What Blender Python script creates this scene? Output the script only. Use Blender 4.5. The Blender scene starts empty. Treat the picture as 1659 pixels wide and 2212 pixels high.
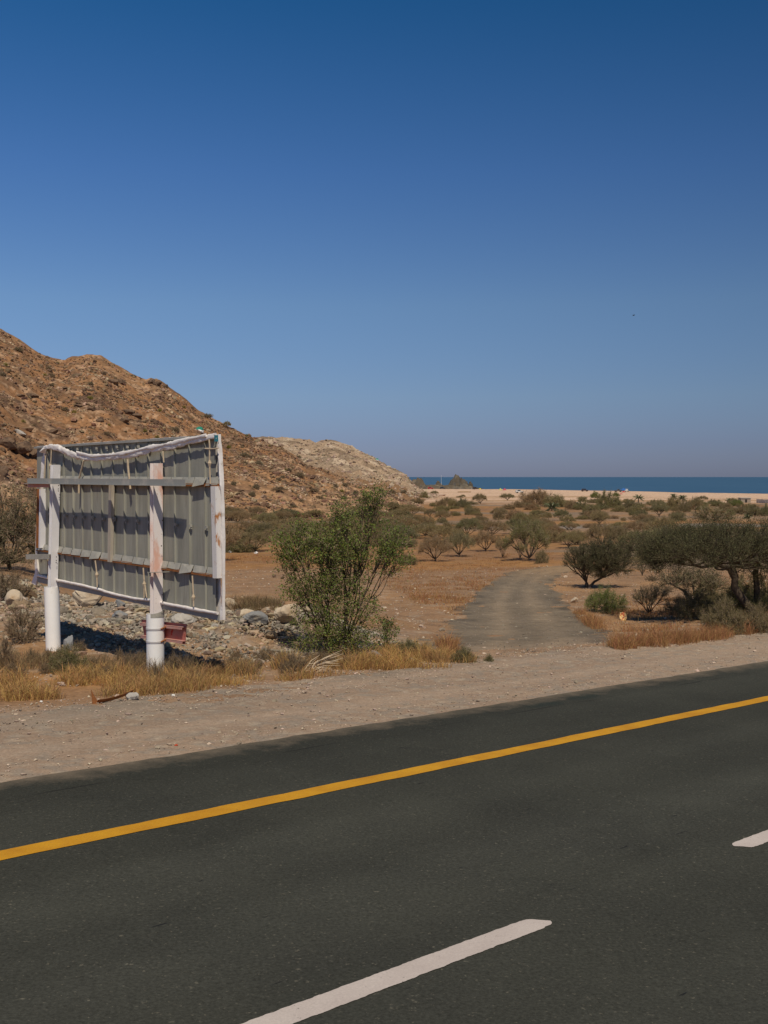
import bpy, math, random
import numpy as np
from mathutils import Vector

# ------------------------------------------------------------------ camera, sky, sun, exposure
S = bpy.context.scene
COL = S.collection
F = 2419.0                     # focal length in units of the 1659 x 2212 frame
CAM_Z = 2.81
PITCH = math.atan(76.0 / F)
cam = bpy.data.cameras.new("camera")
cam.sensor_fit = 'HORIZONTAL'; cam.sensor_width = 24.0; cam.lens = 24.0 * F / 1659.0
cam.clip_start = 0.1; cam.clip_end = 60000
camo = bpy.data.objects.new("camera", cam); COL.objects.link(camo)
camo.location = (0, 0, CAM_Z); camo.rotation_euler = (math.pi / 2 - PITCH, 0, 0)
S.camera = camo

SUN_EL, SUN_AZ = 55.0, 171.5    # degrees; azimuth clockwise from +Y
w = bpy.data.worlds.new("World"); S.world = w; w.use_nodes = True
nt = w.node_tree
sk = nt.nodes.new('ShaderNodeTexSky'); sk.sky_type = 'NISHITA'; sk.sun_disc = False
sk.sun_elevation = math.radians(SUN_EL); sk.sun_rotation = math.radians(SUN_AZ)
sk.air_density = 1.0; sk.dust_density = 0.3; sk.ozone_density = 3.0
tc = nt.nodes.new('ShaderNodeTexCoord'); sep = nt.nodes.new('ShaderNodeSeparateXYZ')
rmp = nt.nodes.new('ShaderNodeValToRGB'); mul = nt.nodes.new('ShaderNodeMix')
mul.data_type = 'RGBA'; mul.blend_type = 'MULTIPLY'; mul.inputs[0].default_value = 1.0
nt.links.new(tc.outputs['Generated'], sep.inputs[0]); nt.links.new(sep.outputs[2], rmp.inputs[0])
els = rmp.color_ramp.elements     # the air's tint by height above the horizon (sine of elevation)
SKY = [(0.0, (.275, .325, .59)), (.03, (.30, .35, .60)), (.07, (.37, .435, .62)), (.15, (.41, .505, .65)), (.26, (.28, .455, .68)), (.39, (.112, .39, .61)), (.8, (.15, .23, .30))]
els[0].position = SKY[0][0]; els[0].color = SKY[0][1] + (1,)
els[1].position = SKY[-1][0]; els[1].color = SKY[-1][1] + (1,)
for p_, c_ in SKY[1:-1]:
    e_ = els.new(p_); e_.color = c_ + (1,)
nt.links.new(sk.outputs[0], mul.inputs[6]); nt.links.new(rmp.outputs[0], mul.inputs[7])
mr = nt.nodes.new('ShaderNodeMapRange')          # the sky is a little deeper towards the east
mr.inputs[1].default_value = -.4; mr.inputs[2].default_value = .4; mr.inputs[3].default_value = 1.22; mr.inputs[4].default_value = .80
nt.links.new(sep.outputs[0], mr.inputs[0])
vs = nt.nodes.new('ShaderNodeVectorMath'); vs.operation = 'SCALE'
nt.links.new(mul.outputs[2], vs.inputs[0]); nt.links.new(mr.outputs[0], vs.inputs['Scale'])
nt.links.new(vs.outputs[0], nt.nodes['Background'].inputs[0])
nt.nodes['Background'].inputs[1].default_value = 0.10

sl = bpy.data.lights.new("sun", 'SUN'); sl.energy = 3.5; sl.angle = math.radians(0.53); sl.color = (1.0, .90, .72)
so = bpy.data.objects.new("sun", sl); COL.objects.link(so)
_e, _a = math.radians(SUN_EL), math.radians(SUN_AZ)
SUNV = Vector((math.sin(_a) * math.cos(_e), math.cos(_a) * math.cos(_e), math.sin(_e)))
so.rotation_euler = SUNV.to_track_quat('Z', 'Y').to_euler()
S.view_settings.view_transform = 'Standard'; S.view_settings.look = 'None'
S.view_settings.exposure = 0.0; S.view_settings.gamma = 1.0
S.cycles.max_bounces = 6; S.cycles.transparent_max_bounces = 4

# ------------------------------------------------------------------ small maths
RNG = np.random.default_rng(7)
def sstep(a, b, x):
    t = np.clip((x - a) / (b - a), 0, 1); return t * t * (3 - 2 * t)
def lerp(a, b, t): return a + (b - a) * t
def _h(ix, iy, seed):
    n = (ix.astype(np.int64) * 374761393 + iy.astype(np.int64) * 668265263 + seed * 1274126177) & 0xffffffff
    n = ((n ^ (n >> 13)) * 1274126177) & 0xffffffff
    n = (n ^ (n >> 16)) & 0xffffff
    return n / float(0xffffff)
def vnoise(x, y, seed=0):
    ix = np.floor(x); iy = np.floor(y); fx = x - ix; fy = y - iy
    fx = fx * fx * fx * (fx * (fx * 6 - 15) + 10); fy = fy * fy * fy * (fy * (fy * 6 - 15) + 10)
    a = _h(ix, iy, seed); b = _h(ix + 1, iy, seed); c = _h(ix, iy + 1, seed); d = _h(ix + 1, iy + 1, seed)
    return (a * (1 - fx) + b * fx) * (1 - fy) + (c * (1 - fx) + d * fx) * fy
def fbm(x, y, sc, octv=5, seed=0, gain=.5):
    x = np.asarray(x, float) / sc; y = np.asarray(y, float) / sc
    t = 0; a = 1; n = 0
    for i in range(octv):
        ca, sa = math.cos(.6 * i), math.sin(.6 * i)
        t = t + a * vnoise(x * ca - y * sa + 17.3 * i, x * sa + y * ca - 9.1 * i, seed + i); n += a; a *= gain; x = x * 2.03; y = y * 2.03
    return t / n                # 0..1
def ridged(x, y, sc, octv=4, seed=0):
    x = np.asarray(x, float) / sc; y = np.asarray(y, float) / sc
    t = 0; a = 1; n = 0
    for i in range(octv):
        ca, sa = math.cos(.9 * i + .3), math.sin(.9 * i + .3)
        t = t + a * (1 - np.abs(2 * vnoise(x * ca - y * sa + 5.7 * i, x * sa + y * ca + 3.3 * i, seed + i) - 1)); n += a; a *= .5; x = x * 2.1; y = y * 2.1
    return t / n

# ------------------------------------------------------------------ where things are on the ground
TH = math.radians(46.7)         # heading of the road, from +Y towards +X
ST, CT = math.sin(TH), math.cos(TH)
SLOPE = .035                    # the road drops 3.5 % towards the right
def road_D(x, y): return -CT * x + ST * y
def road_T(x, y): return ST * x + CT * y
def road_xy(D, T): return -CT * D + ST * T, ST * D + CT * T
def road_z(x, y): return -SLOPE * np.clip(road_T(x, y), -60, 90)
TAB_Y = [0, 18, 26, 35, 50, 75, 100, 140, 190, 270, 350]
TAB_Z = [-.2, -.55, -1.1, -1.75, -2.4, -3.2, -3.85, -4.5, -5.0, -5.6, -5.9]
SEA_Z = -6.75
def shore(x, y):
    u = x / np.maximum(y, 1); return lerp(890., 632., sstep(.03, .36, u)) - 60 * sstep(.36, .7, u)
def zg(x, y):
    x = np.asarray(x, float); y = np.asarray(y, float)
    D = road_D(x, y); u = x / np.maximum(y, 1)
    edge = 13.55 + .5 * sstep(-2, -6, x)
    zr = road_z(x, y)
    drop = np.interp(D - edge, [-4, 0, 2.5, 6.5, 12], [.01, .03, .14, .32, .4])
    near = zr - drop
    base = np.interp(y, TAB_Y, TAB_Z)
    ys = shore(x, y)
    base = np.where(y > 350, np.interp((y - 350) / np.maximum(ys - 350, 1), [0, .8, 1, 1.1, 1.6], [-5.9, -6.3, -6.72, -7.6, -12]), base)
    base = base * lerp(1, .5, sstep(-.24, -.34, u) * sstep(140, 70, y))
    wl = sstep(19.5, 33, D); wr = sstep(13.6, 19, D)
    k = sstep(-1.5, 3.5, x)
    z = lerp(near, base, lerp(wl, wr, k))
    q = .6 * (x + 1.75) + .8 * (y - 25)
    s_ = .8 * (x + 1.75) - .6 * (y - 25)
    m = np.exp(-(q / np.where(q < 0, 3.2, 1.5)) ** 2) * sstep(1.9, -.3, s_) * sstep(-19, -13, s_)
    z = z + m * (.58 + .34 * (fbm(x, y, 2.2, 3, 61) - .3))
    far = sstep(14.5, 24, D)
    z = z + far * ((fbm(x, y, 7, 3, 11) - .5) * .22 + (fbm(x, y, 38, 3, 21) - .5) * .5 * sstep(40, 120, y))
    return z
def ray(px, py):
    a = (px - 829.5) / F; b = (1106 - py) / F
    return np.array([a, math.cos(PITCH) + b * math.sin(PITCH), -math.sin(PITCH) + b * math.cos(PITCH)])

class Hill:
    def __init__(s, sil, ridge, foot, p, amp, seed, fz=None):
        az = []; el = []
        for px, py in sil:
            d = ray(px, py); az.append(math.atan2(d[0], d[1])); el.append(d[2] / math.hypot(d[0], d[1]))
        s.az = np.array(az); s.el = np.array(el); s.ridge = ridge; s.foot = foot; s.p = p; s.amp = amp; s.seed = seed
    def RF(s, az): return np.interp(az, *s.ridge), np.interp(az, *s.foot)
    def z(s, az, r):
        R, f0 = s.RF(az); e = np.interp(az, s.az, s.el)
        zt = CAM_Z + e * R
        xf, yf = np.sin(az) * f0, np.cos(az) * f0
        zf = zg(xf, yf) - .6
        t = (r - f0) / (R - f0)
        x, y = np.sin(az) * r, np.cos(az) * r
        tt = np.clip(t, 0, 1)
        up = lerp(zf, zt, tt ** s.p)
        back = np.maximum(t - 1, 0) * (R - f0)
        z = up - back * .55
        z = np.where(t < 0, zf + t * 25, z)
        fade = sstep(0, .12, tt) * (1 - .55 * sstep(.8, 1.0, tt)) * sstep(s.az[-1], s.az[-1] - .05, az)
        n = (fbm(x, y, 26, 4, s.seed) - .5) * 5.0 * sstep(0, .3, tt) * sstep(1.0, .75, tt) + (ridged(x, y, 9, 4, s.seed + 9) - .55) * 2.6 + (fbm(x, y, 2.6, 3, s.seed + 20) - .5) * 1.1
        return z + fade * n * s.amp
D2R = math.pi / 180
front = Hill([(-900, 470), (-500, 530), (-200, 615), (0, 710), (40, 733), (70, 754), (100, 768), (141, 779), (155, 770), (186, 766), (218, 770), (257, 793), (281, 807), (316, 819), (327, 816), (345, 821), (359, 833), (390, 855), (422, 881), (457, 902), (503, 927), (538, 942), (583, 958), (612, 969), (640, 988), (664, 1005), (700, 1016), (727, 1028), (782, 1044), (836, 1066), (880, 1083), (915, 1096)],
             ([-45 * D2R, -20 * D2R, -10 * D2R, -4 * D2R, 2 * D2R], [330, 330, 310, 300, 290]),
             ([-45 * D2R, -20 * D2R, -14 * D2R, -8 * D2R, -3 * D2R, 2.2 * D2R], [110, 125, 165, 200, 215, 250]), 1.12, .8, 31)
farh = Hill([(300, 985), (420, 960), (500, 950), (544, 946), (568, 944), (618, 946), (659, 950), (681, 954), (692, 950), (708, 949), (727, 953), (754, 962), (782, 975), (812, 990), (820, 998), (836, 1005), (858, 1016), (877, 1026), (889, 1041), (902, 1054), (925, 1064), (960, 1072)],
            ([-14 * D2R, -4 * D2R, 0, 2 * D2R, 4 * D2R], [640, 620, 590, 570, 520]),
            ([-14 * D2R, -4 * D2R, 0, 2.2 * D2R, 4 * D2R], [400, 400, 400, 380, 360]), 1.55, 1.5, 71)
def surf(x, y):
    az = np.arctan2(x, y); r = np.hypot(x, y)
    z = zg(x, y)
    for h in (front, farh):
        m = (az > h.az[0]) & (az < h.az[-1])
        if m.any():
            zz = np.full_like(z, -99.); zz[m] = h.z(az[m], r[m]); z = np.maximum(z, zz)
    return z
_R = np.geomspace(9, 1000, 2600)
def hit(px, py, fn=None):
    """the point of the land seen at a place of the frame: (x, y, z)"""
    d = ray(px, py); hz = math.hypot(d[0], d[1]); dx, dy, s = d[0] / hz, d[1] / hz, d[2] / hz
    x = _R * dx; y = _R * dy; z = (fn or surf)(x, y); g = z - (CAM_Z + s * _R)
    i = int(np.argmax(g > 0)) if (g > 0).any() else int(np.argmax(g))
    if i > 0 and g[i] > 0:
        t = -g[i - 1] / (g[i] - g[i - 1]); r = lerp(_R[i - 1], _R[i], t)
    else: r = _R[i]
    return np.array([dx * r, dy * r, float((fn or surf)(np.array([dx * r]), np.array([dy * r]))[0])])

# ------------------------------------------------------------------ mesh building
def nrm(v): v = np.asarray(v, float); return v / np.linalg.norm(v)
class MB:
    def __init__(s): s.v = []; s.f = []; s.n = 0
    def add(s, v, f, m=0):
        v = np.asarray(v, float).reshape(-1, 3); f = np.asarray(f, np.int64)
        s.v.append(v); s.f.append((f + s.n, m)); s.n += len(v)
    def box(s, c, x, y, z, m=0):
        c, x, y, z = (np.asarray(a, float) for a in (c, x, y, z))
        v = [c + i * x + j * y + k * z for k in (-1, 1) for j in (-1, 1) for i in (-1, 1)]
        s.add(v, [[0, 2, 3, 1], [4, 5, 7, 6], [0, 1, 5, 4], [2, 6, 7, 3], [0, 4, 6, 2], [1, 3, 7, 5]], m)
    def tube(s, pts, rad, sides=6, m=0, cap=True, flat=None):
        pts = np.asarray(pts, float); k = len(pts); rad = np.broadcast_to(np.asarray(rad, float), (k,))
        t = np.gradient(pts, axis=0); t /= np.linalg.norm(t, axis=1)[:, None] + 1e-9
        ref = np.array([0, 0, 1.]) if abs(t[:, 2]).mean() < .8 else np.array([1., 0, 0])
        a = np.cross(t, ref); a /= np.linalg.norm(a, axis=1)[:, None] + 1e-9; b = np.cross(a, t)
        th = np.linspace(0, 2 * np.pi, sides, endpoint=False)
        fa, fb = flat or (1, 1)
        v = pts[:, None] + rad[:, None, None] * (fa * np.cos(th)[None, :, None] * a[:, None] + fb * np.sin(th)[None, :, None] * b[:, None])
        i = np.arange(k - 1)[:, None] * sides; j = np.arange(sides)[None]; j2 = (j + 1) % sides
        f = np.stack([i + j, i + j2, i + sides + j2, i + sides + j], -1).reshape(-1, 4)
        s.add(v, f, m)
        if cap and sides == 4:
            s.add(v[0], [[0, 1, 2, 3]], m); s.add(v[-1], [[3, 2, 1, 0]], m)
        elif cap:
            for q, ring in ((0, v[0]), (1, v[-1])):
                c = ring.mean(0); s.add(np.vstack([ring, c]), [[(x + 1) % sides, x, sides] if q == 0 else [x, (x + 1) % sides, sides] for x in range(sides)], m)
    def build(s, name, mats, parent=None, smooth=False, attr=None):
        me = bpy.data.meshes.new(name)
        V = np.concatenate(s.v); me.vertices.add(len(V)); me.vertices.foreach_set('co', V.ravel().astype(np.float32))
        cnt = np.concatenate([np.full(len(f), f.shape[1]) for f, m in s.f]); lv = np.concatenate([f.ravel() for f, m in s.f])
        mi = np.concatenate([np.full(len(f), m) for f, m in s.f])
        me.loops.add(len(lv)); me.loops.foreach_set('vertex_index', lv.astype(np.int32))
        me.polygons.add(len(cnt)); st = np.concatenate([[0], np.cumsum(cnt)[:-1]])
        me.polygons.foreach_set('loop_start', st.astype(np.int32)); me.polygons.foreach_set('loop_total', cnt.astype(np.int32))
        me.polygons.foreach_set('material_index', mi.astype(np.int32))
        me.polygons.foreach_set('use_smooth', np.full(len(cnt), smooth))
        if attr is not None:
            at = me.attributes.new('tone', 'FLOAT_COLOR', 'POINT')
            c = np.ones((len(V), 4), np.float32); c[:, :attr.shape[1]] = attr; at.data.foreach_set('color', c.ravel())
        for m in (mats if isinstance(mats, (list, tuple)) else [mats]): me.materials.append(m)
        me.update(); me.validate()
        o = bpy.data.objects.new(name, me); COL.objects.link(o)
        if parent: o.parent = parent
        return o
def grid_faces(nr, nc):
    i = np.arange(nr - 1)[:, None] * nc; j = np.arange(nc - 1)[None]
    return np.stack([i + j, i + j + 1, i + nc + j + 1, i + nc + j], -1).reshape(-1, 4)
def tag(o, label=None, cat=None, group=None, kind=None):
    if label: o['label'] = label
    if cat: o['category'] = cat
    if group: o['group'] = group
    if kind: o['kind'] = kind
    return o
def thing(name, label, cat, loc=(0, 0, 0), group=None, rz=0):
    o = bpy.data.objects.new(name, None); COL.objects.link(o); o.location = loc; o.rotation_euler[2] = rz; o.empty_display_size = .2
    return tag(o, label, cat, group)
def dup(root, loc, scale=(1, 1, 1), rz=0, label=None, group=None, name=None):
    r = root.copy(); COL.objects.link(r); r.location = loc; r.rotation_euler = (0, 0, rz); r.scale = scale
    if name: r.name = name
    if label: r['label'] = label
    if group: r['group'] = group
    for ch in list(root.children):
        c = ch.copy(); COL.objects.link(c); c.parent = r
    return r

# ------------------------------------------------------------------ materials
def mat(name, c1, c2=None, sc=4.0, rough=.85, spec=.25, bump=0, bsc=30., det=6, lo=.35, hi=.65, c3=None, sc3=20., lo3=.6, hi3=.7,
        attr=False, island=0, objr=None, metal=0, transl=0, coord='Object', stretch=None, fine=0, fsc=60., sss=0):
    m = bpy.data.materials.new(name); m.use_nodes = True; n = m.node_tree.nodes; L = m.node_tree.links
    b = n['Principled BSDF']; b.inputs['Roughness'].default_value = rough; b.inputs['Metallic'].default_value = metal
    b.inputs['Specular IOR Level'].default_value = spec
    if coord == 'World': co = n.new('ShaderNodeNewGeometry').outputs['Position']
    else: co = n.new('ShaderNodeTexCoord').outputs['Object']
    if stretch:
        mp = n.new('ShaderNodeMapping'); L.new(co, mp.inputs[0]); mp.inputs['Rotation'].default_value = (0, 0, stretch[3] if len(stretch) > 3 else 0); mp.inputs['Scale'].default_value = stretch[:3]
        co = mp.outputs[0]
    def noise(scale, d=det, r=.6):
        t = n.new('ShaderNodeTexNoise'); L.new(co, t.inputs['Vector']); t.inputs['Scale'].default_value = scale; t.inputs['Detail'].default_value = d; t.inputs['Roughness'].default_value = r
        return t.outputs['Fac']
    def ramp(fac, a, b_):
        r = n.new('ShaderNodeMapRange'); L.new(fac, r.inputs[0]); r.inputs[1].default_value = a; r.inputs[2].default_value = b_; return r.outputs[0]
    def mix(fac, A, B, bt='MIX'):
        x = n.new('ShaderNodeMix'); x.data_type = 'RGBA'; x.blend_type = bt
        for sock, val in ((x.inputs[0], fac), (x.inputs[6], A), (x.inputs[7], B)):
            if isinstance(val, bpy.types.NodeSocket): L.new(val, sock)
            elif isinstance(val, tuple): sock.default_value = val + (1,)
            else: sock.default_value = val
        return x.outputs[2]
    if attr:
        a = n.new('ShaderNodeAttribute'); a.attribute_name = 'tone'; col = a.outputs['Color']
    else: col = c1
    if c2 is not None: col = mix(ramp(noise(sc), lo, hi), col, c2)
    if c3 is not None: col = mix(ramp(noise(sc3, 4), lo3, hi3), col, c3)
    if island:
        g = n.new('ShaderNodeNewGeometry'); hs = n.new('ShaderNodeHueSaturation')
        r1 = n.new('ShaderNodeMapRange'); L.new(g.outputs['Random Per Island'], r1.inputs[0]); r1.inputs[3].default_value = 1 - island; r1.inputs[4].default_value = 1 + island
        L.new(r1.outputs[0], hs.inputs['Value'])
        mlt = n.new('ShaderNodeMath'); mlt.operation = 'MULTIPLY_ADD'; L.new(g.outputs['Random Per Island'], mlt.inputs[0]); mlt.inputs[1].default_value = 7.13; mlt.inputs[2].default_value = 0
        fr = n.new('ShaderNodeMath'); fr.operation = 'FRACT'; L.new(mlt.outputs[0], fr.inputs[0])
        r2 = n.new('ShaderNodeMapRange'); L.new(fr.outputs[0], r2.inputs[0]); r2.inputs[3].default_value = .475; r2.inputs[4].default_value = .525
        L.new(r2.outputs[0], hs.inputs['Hue'])
        if isinstance(col, tuple): hs.inputs['Color'].default_value = col + (1,)
        else: L.new(col, hs.inputs['Color'])
        col = hs.outputs[0]
    if objr:
        oi = n.new('ShaderNodeObjectInfo'); cr = n.new('ShaderNodeValToRGB'); cr.color_ramp.interpolation = 'LINEAR'
        es = cr.color_ramp.elements
        es[0].color = objr[0] + (1,); es[1].color = objr[-1] + (1,)
        for k, c in enumerate(objr[1:-1]): es.new((k + 1) / (len(objr) - 1)).color = c + (1,)
        L.new(oi.outputs['Random'], cr.inputs[0]); col = mix(1.0, col, cr.outputs[0], 'MULTIPLY')
    if fine:
        v = ramp(noise(fsc, 3, .7), .2, .8); mm = n.new('ShaderNodeMapRange'); L.new(v, mm.inputs[0]); mm.inputs[3].default_value = 1 - fine; mm.inputs[4].default_value = 1 + fine
        vm = n.new('ShaderNodeVectorMath'); vm.operation = 'SCALE'
        if isinstance(col, tuple): vm.inputs[0].default_value = col
        else: L.new(col, vm.inputs[0])
        L.new(mm.outputs[0], vm.inputs['Scale']); col = vm.outputs[0]
    if isinstance(col, tuple): b.inputs['Base Color'].default_value = col + (1,)
    else: L.new(col, b.inputs['Base Color'])
    if bump:
        bp = n.new('ShaderNodeBump'); bp.inputs['Strength'].default_value = min(1, bump); bp.inputs['Distance'].default_value = max(.01, .02 * bump)
        L.new(noise(bsc, 5), bp.inputs['Height']); L.new(bp.outputs[0], b.inputs['Normal'])
    if transl:
        tr = n.new('ShaderNodeBsdfTranslucent'); ms = n.new('ShaderNodeMixShader'); ms.inputs[0].default_value = transl
        if isinstance(col, tuple): tr.inputs[0].default_value = col + (1,)
        else: L.new(col, tr.inputs[0])
        L.new(b.outputs[0], ms.inputs[1]); L.new(tr.outputs[0], ms.inputs[2]); L.new(ms.outputs[0], n['Material Output'].inputs[0])
    return m
M = {}
M['ground'] = mat('ground', (1, 1, 1), attr=True, fine=.42, fsc=11.0, bump=1, bsc=14., coord='World', spec=.1)
M['hill'] = mat('hill', (1, 1, 1), attr=True, fine=.52, fsc=1.3, bump=.9, bsc=1.6, coord='World', spec=.1)
M['gravel'] = mat('gravel', (1, 1, 1), attr=True, fine=.34, fsc=30., bump=.6, bsc=40., coord='World', spec=.1)
M['track'] = mat('track', (1, 1, 1), attr=True, fine=.32, fsc=14., bump=.5, bsc=25., coord='World', spec=.1)
M['bark'] = mat('bark', (.06, .046, .035), (.11, .084, .062), sc=9, rough=.95, spec=.1)
M['twig'] = mat('twig', (.33, .25, .17), rough=.95, spec=.1, island=.3)
LEAF_R = [(1.25, .98, .95), (.82, .95, .85), (1.0, 1.05, .75), (1.2, 1.0, 1.0), (.9, .95, .8)]
M['leaf'] = mat('leaf', (.255, .205, .110), rough=.8, spec=.15, island=.38, objr=LEAF_R, transl=.2)
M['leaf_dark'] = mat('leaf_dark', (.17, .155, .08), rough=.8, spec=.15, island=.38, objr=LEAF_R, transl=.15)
M['leaf_olive'] = mat('leaf_olive', (.15, .145, .055), rough=.8, spec=.15, island=.38, transl=.2)
M['leaf_green'] = mat('leaf_green', (.155, .20, .045), (.38, .27, .05), sc=23, lo=.58, hi=.68, rough=.55, spec=.3, island=.35, transl=.3)
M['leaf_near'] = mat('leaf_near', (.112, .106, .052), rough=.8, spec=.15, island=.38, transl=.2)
M['twig_dark'] = mat('twig_dark', (.105, .084, .055), rough=.95, spec=.1, island=.3)
M['leaf_grey'] = mat('leaf_grey', (.24, .19, .125), rough=.9, spec=.1, island=.3, transl=.2, objr=[(1.1, 1, .95), (.9, .95, .85), (1, 1, 1)])
M['leaf_yellow'] = mat('leaf_yellow', (.26, .23, .05), rough=.8, spec=.1, island=.3, transl=.2)
M['leaf_palm'] = mat('leaf_palm', (.13, .15, .075), rough=.6, spec=.25, island=.35, transl=.1)
M['dry_twig'] = mat('dry_twig', (.23, .17, .11), rough=.95, spec=.05, island=.35, transl=.1)

# ------------------------------------------------------------------ the land
def landcolor(x, y, D):
    """albedo of the plain: orange dry grass, tan dirt, grey gravel, pale beach sand"""
    dirt = np.array([.36, .225, .135]); grass = np.array([.45, .262, .118]); grey = np.array([.29, .245, .205]); sand = np.array([.80, .62, .50]); tan = np.array([.41, .29, .20])
    n1 = fbm(x, y, 9, 4, 101); n2 = fbm(x, y, 30, 4, 111); n3 = fbm(x * .5, y, 16, 4, 121); n4 = fbm(x, y, 1.6, 4, 131)
    c = np.ones(x.shape + (3,)) * dirt
    def put(k, col):
        nonlocal c; c = lerp(c, col, np.clip(k, 0, 1)[..., None])
    put(sstep(.42, .6, n1) * .8 * sstep(14, 17, D), grass); put(sstep(.5, .62, n3) * .9 * sstep(30, 60, y), grey); put(sstep(.52, .66, n2) * .6, tan)
    put(sstep(.52, .7, n4) * .45, tan * .8)
    # pale grey pebbles
    put(sstep(.62, .7, fbm(x, y, .5, 3, 151)) * .5 * sstep(80, 30, y), np.array([.45, .4, .35]))
    # the stony wadi bed crossing the plain
    wd = np.abs(y - 168 - 16 * (fbm(x, y * 0, 40, 3, 141) - .5) - x * .12)
    put(sstep(9, 4, wd) * sstep(5, 22, x) * .9, np.array([.34, .33, .33]))
    put(sstep(330, 430, y + 70 * (n2 - .5) + 40 * (n1 - .5)), sand)
    st = sstep(.5, .58, fbm(x * .16, y, 13, 3, 161)) * sstep(360, 420, y) * sstep(.62, .45, y / shore(x, y) - .15)
    put(st * .75, np.array([.44, .28, .15]))
    ys = shore(x, y); put(sstep(.985, .998, y / ys), np.array([.30, .22, .16]))
    # shoulder-like gravel just beyond the verge
    put(sstep(16.2, 13.4, D) * (.5 + .5 * sstep(.4, .6, n4)), np.array([.40, .31, .245]))
    c = c * (.74 + .52 * fbm(x, y, .7, 3, 181))[..., None]
    return c * np.array([.79, .705, .61])
az = np.concatenate([np.linspace(-62, -24, 90, endpoint=False), np.linspace(-24, 24, 620), np.linspace(24.3, 62, 90)]) * D2R
rr = np.geomspace(8.5, 1100, 640)
A_, R_ = np.meshgrid(az, rr); X = np.sin(A_) * R_; Y = np.cos(A_) * R_; DD = road_D(X, Y)
Z = zg(X, Y) - .10 * sstep(13.2, 12.0, DD)
rough_ = (fbm(X, Y, .9, 4, 41) - .5) * .16 * sstep(13.8, 17, DD) * sstep(160, 40, R_)
Z = Z + rough_
mb = MB(); mb.add(np.stack([X, Y, Z], -1), grid_faces(len(rr), len(az)))
colr = landcolor(X, Y, DD)
q_ = .6 * (X + 1.75) + .8 * (Y - 25); s_ = .8 * (X + 1.75) - .6 * (Y - 25)
mk = (np.exp(-(q_ / 2.9) ** 2) * sstep(2.2, 0, s_) * sstep(-19, -13, s_))[..., None]
rub = lerp(np.array([.27, .185, .12]), np.array([.30, .265, .23]), sstep(.4, .62, fbm(X, Y, .35, 3, 171))[..., None])
colr = lerp(colr, rub, np.clip(mk * 1.3, 0, 1))
colr = lerp(colr, np.array([.30, .175, .085]), (sstep(3.2, 2.2, np.hypot((X + 2.9) / 1.3, (Y - 30.5) / 1.6)))[..., None] * .9)
tag(mb.build('ground', M['ground'], smooth=True, attr=colr.reshape(-1, 3)), kind='structure')

def build_hill(h, name, az0, az1, ncol, nrow, color):
    a = np.linspace(az0, az1, ncol); t = np.concatenate([np.linspace(-.03, 1, nrow), np.linspace(1.02, 1.5, 14)])
    A, T = np.meshgrid(a, t); R, f0 = h.RF(A); r = f0 + (R - f0) * T
    z = h.z(A, r); x = np.sin(A) * r; y = np.cos(A) * r
    m = MB(); m.add(np.stack([x, y, z], -1), grid_faces(len(t), ncol))
    return tag(m.build(name, M['hill'], smooth=True, attr=color(x, y, z, T).reshape(-1, 3)), kind='structure')
def col_front(x, y, z, T):
    c = np.ones(x.shape + (3,)) * np.array([.30, .185, .105])
    n = fbm(x, y, 30, 4, 201); n2 = ridged(x, y, 9, 4, front.seed + 9); n3 = fbm(x, y, 3, 4, 211)
    c = lerp(c, np.array([.42, .29, .185]), (sstep(.5, .66, n) * .8)[..., None])
    c = lerp(c, np.array([.25, .135, .07]), (sstep(.5, .36, n) * .6)[..., None])
    c = lerp(c, np.array([.12, .08, .058]), (sstep(.6, .74, n2) * sstep(.42, .6, fbm(x, y, 18, 3, 221)) * .95)[..., None])
    c = lerp(c, np.array([.17, .115, .075]), (sstep(.52, .62, n3) * .6)[..., None])
    c = lerp(c, np.array([.46, .34, .24]), (sstep(.6, .68, fbm(x, y, 1.8, 3, 231)) * .5)[..., None])
    c = c * (.72 + .56 * fbm(x, y, .9, 3, 271))[..., None]
    return c * np.array([1.05, .955, .88])
def col_far(x, y, z, T):
    c = np.ones(x.shape + (3,)) * np.array([.29, .185, .115])
    cliff = sstep(.45, .75, T + .25 * (fbm(x, y, 40, 3, 241) - .5))
    n = ridged(x, y, 14, 4, 251)
    c = lerp(c, np.array([.47, .37, .285]), (cliff * .9)[..., None])
    c = lerp(c, np.array([.62, .53, .44]), (cliff * sstep(.6, .75, n) * .8)[..., None])
    c = lerp(c, np.array([.22, .17, .13]), (cliff * sstep(.52, .62, fbm(x, y, 7, 4, 261)) * .7)[..., None])
    return c * np.array([.80, .74, .66])
build_hill(front, 'rocky_hill', -44 * D2R, front.az[-1], 800, 330, col_front)
build_hill(farh, 'far_hill', farh.az[0], farh.az[-1], 420, 240, col_far)

# sea
msea = bpy.data.materials.new('sea_water'); msea.use_nodes = True
_n = msea.node_tree.nodes; _l = msea.node_tree.links; _b = _n['Principled BSDF']
_b.inputs['Base Color'].default_value = (.018, .085, .17, 1); _b.inputs['Roughness'].default_value = .35; _b.inputs['Specular IOR Level'].default_value = .12
_g = _n.new('ShaderNodeNewGeometry'); _mp = _n.new('ShaderNodeMapping'); _mp.inputs['Scale'].default_value = (.012, .05, 1); _l.new(_g.outputs['Position'], _mp.inputs[0])
_t = _n.new('ShaderNodeTexNoise'); _t.inputs['Scale'].default_value = 1.0; _t.inputs['Detail'].default_value = 5; _l.new(_mp.outputs[0], _t.inputs['Vector'])
_bp = _n.new('ShaderNodeBump'); _bp.inputs['Strength'].default_value = .6; _bp.inputs['Distance'].default_value = 1.0; _l.new(_t.outputs[0], _bp.inputs['Height']); _l.new(_bp.outputs[0], _b.inputs['Normal'])
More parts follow.
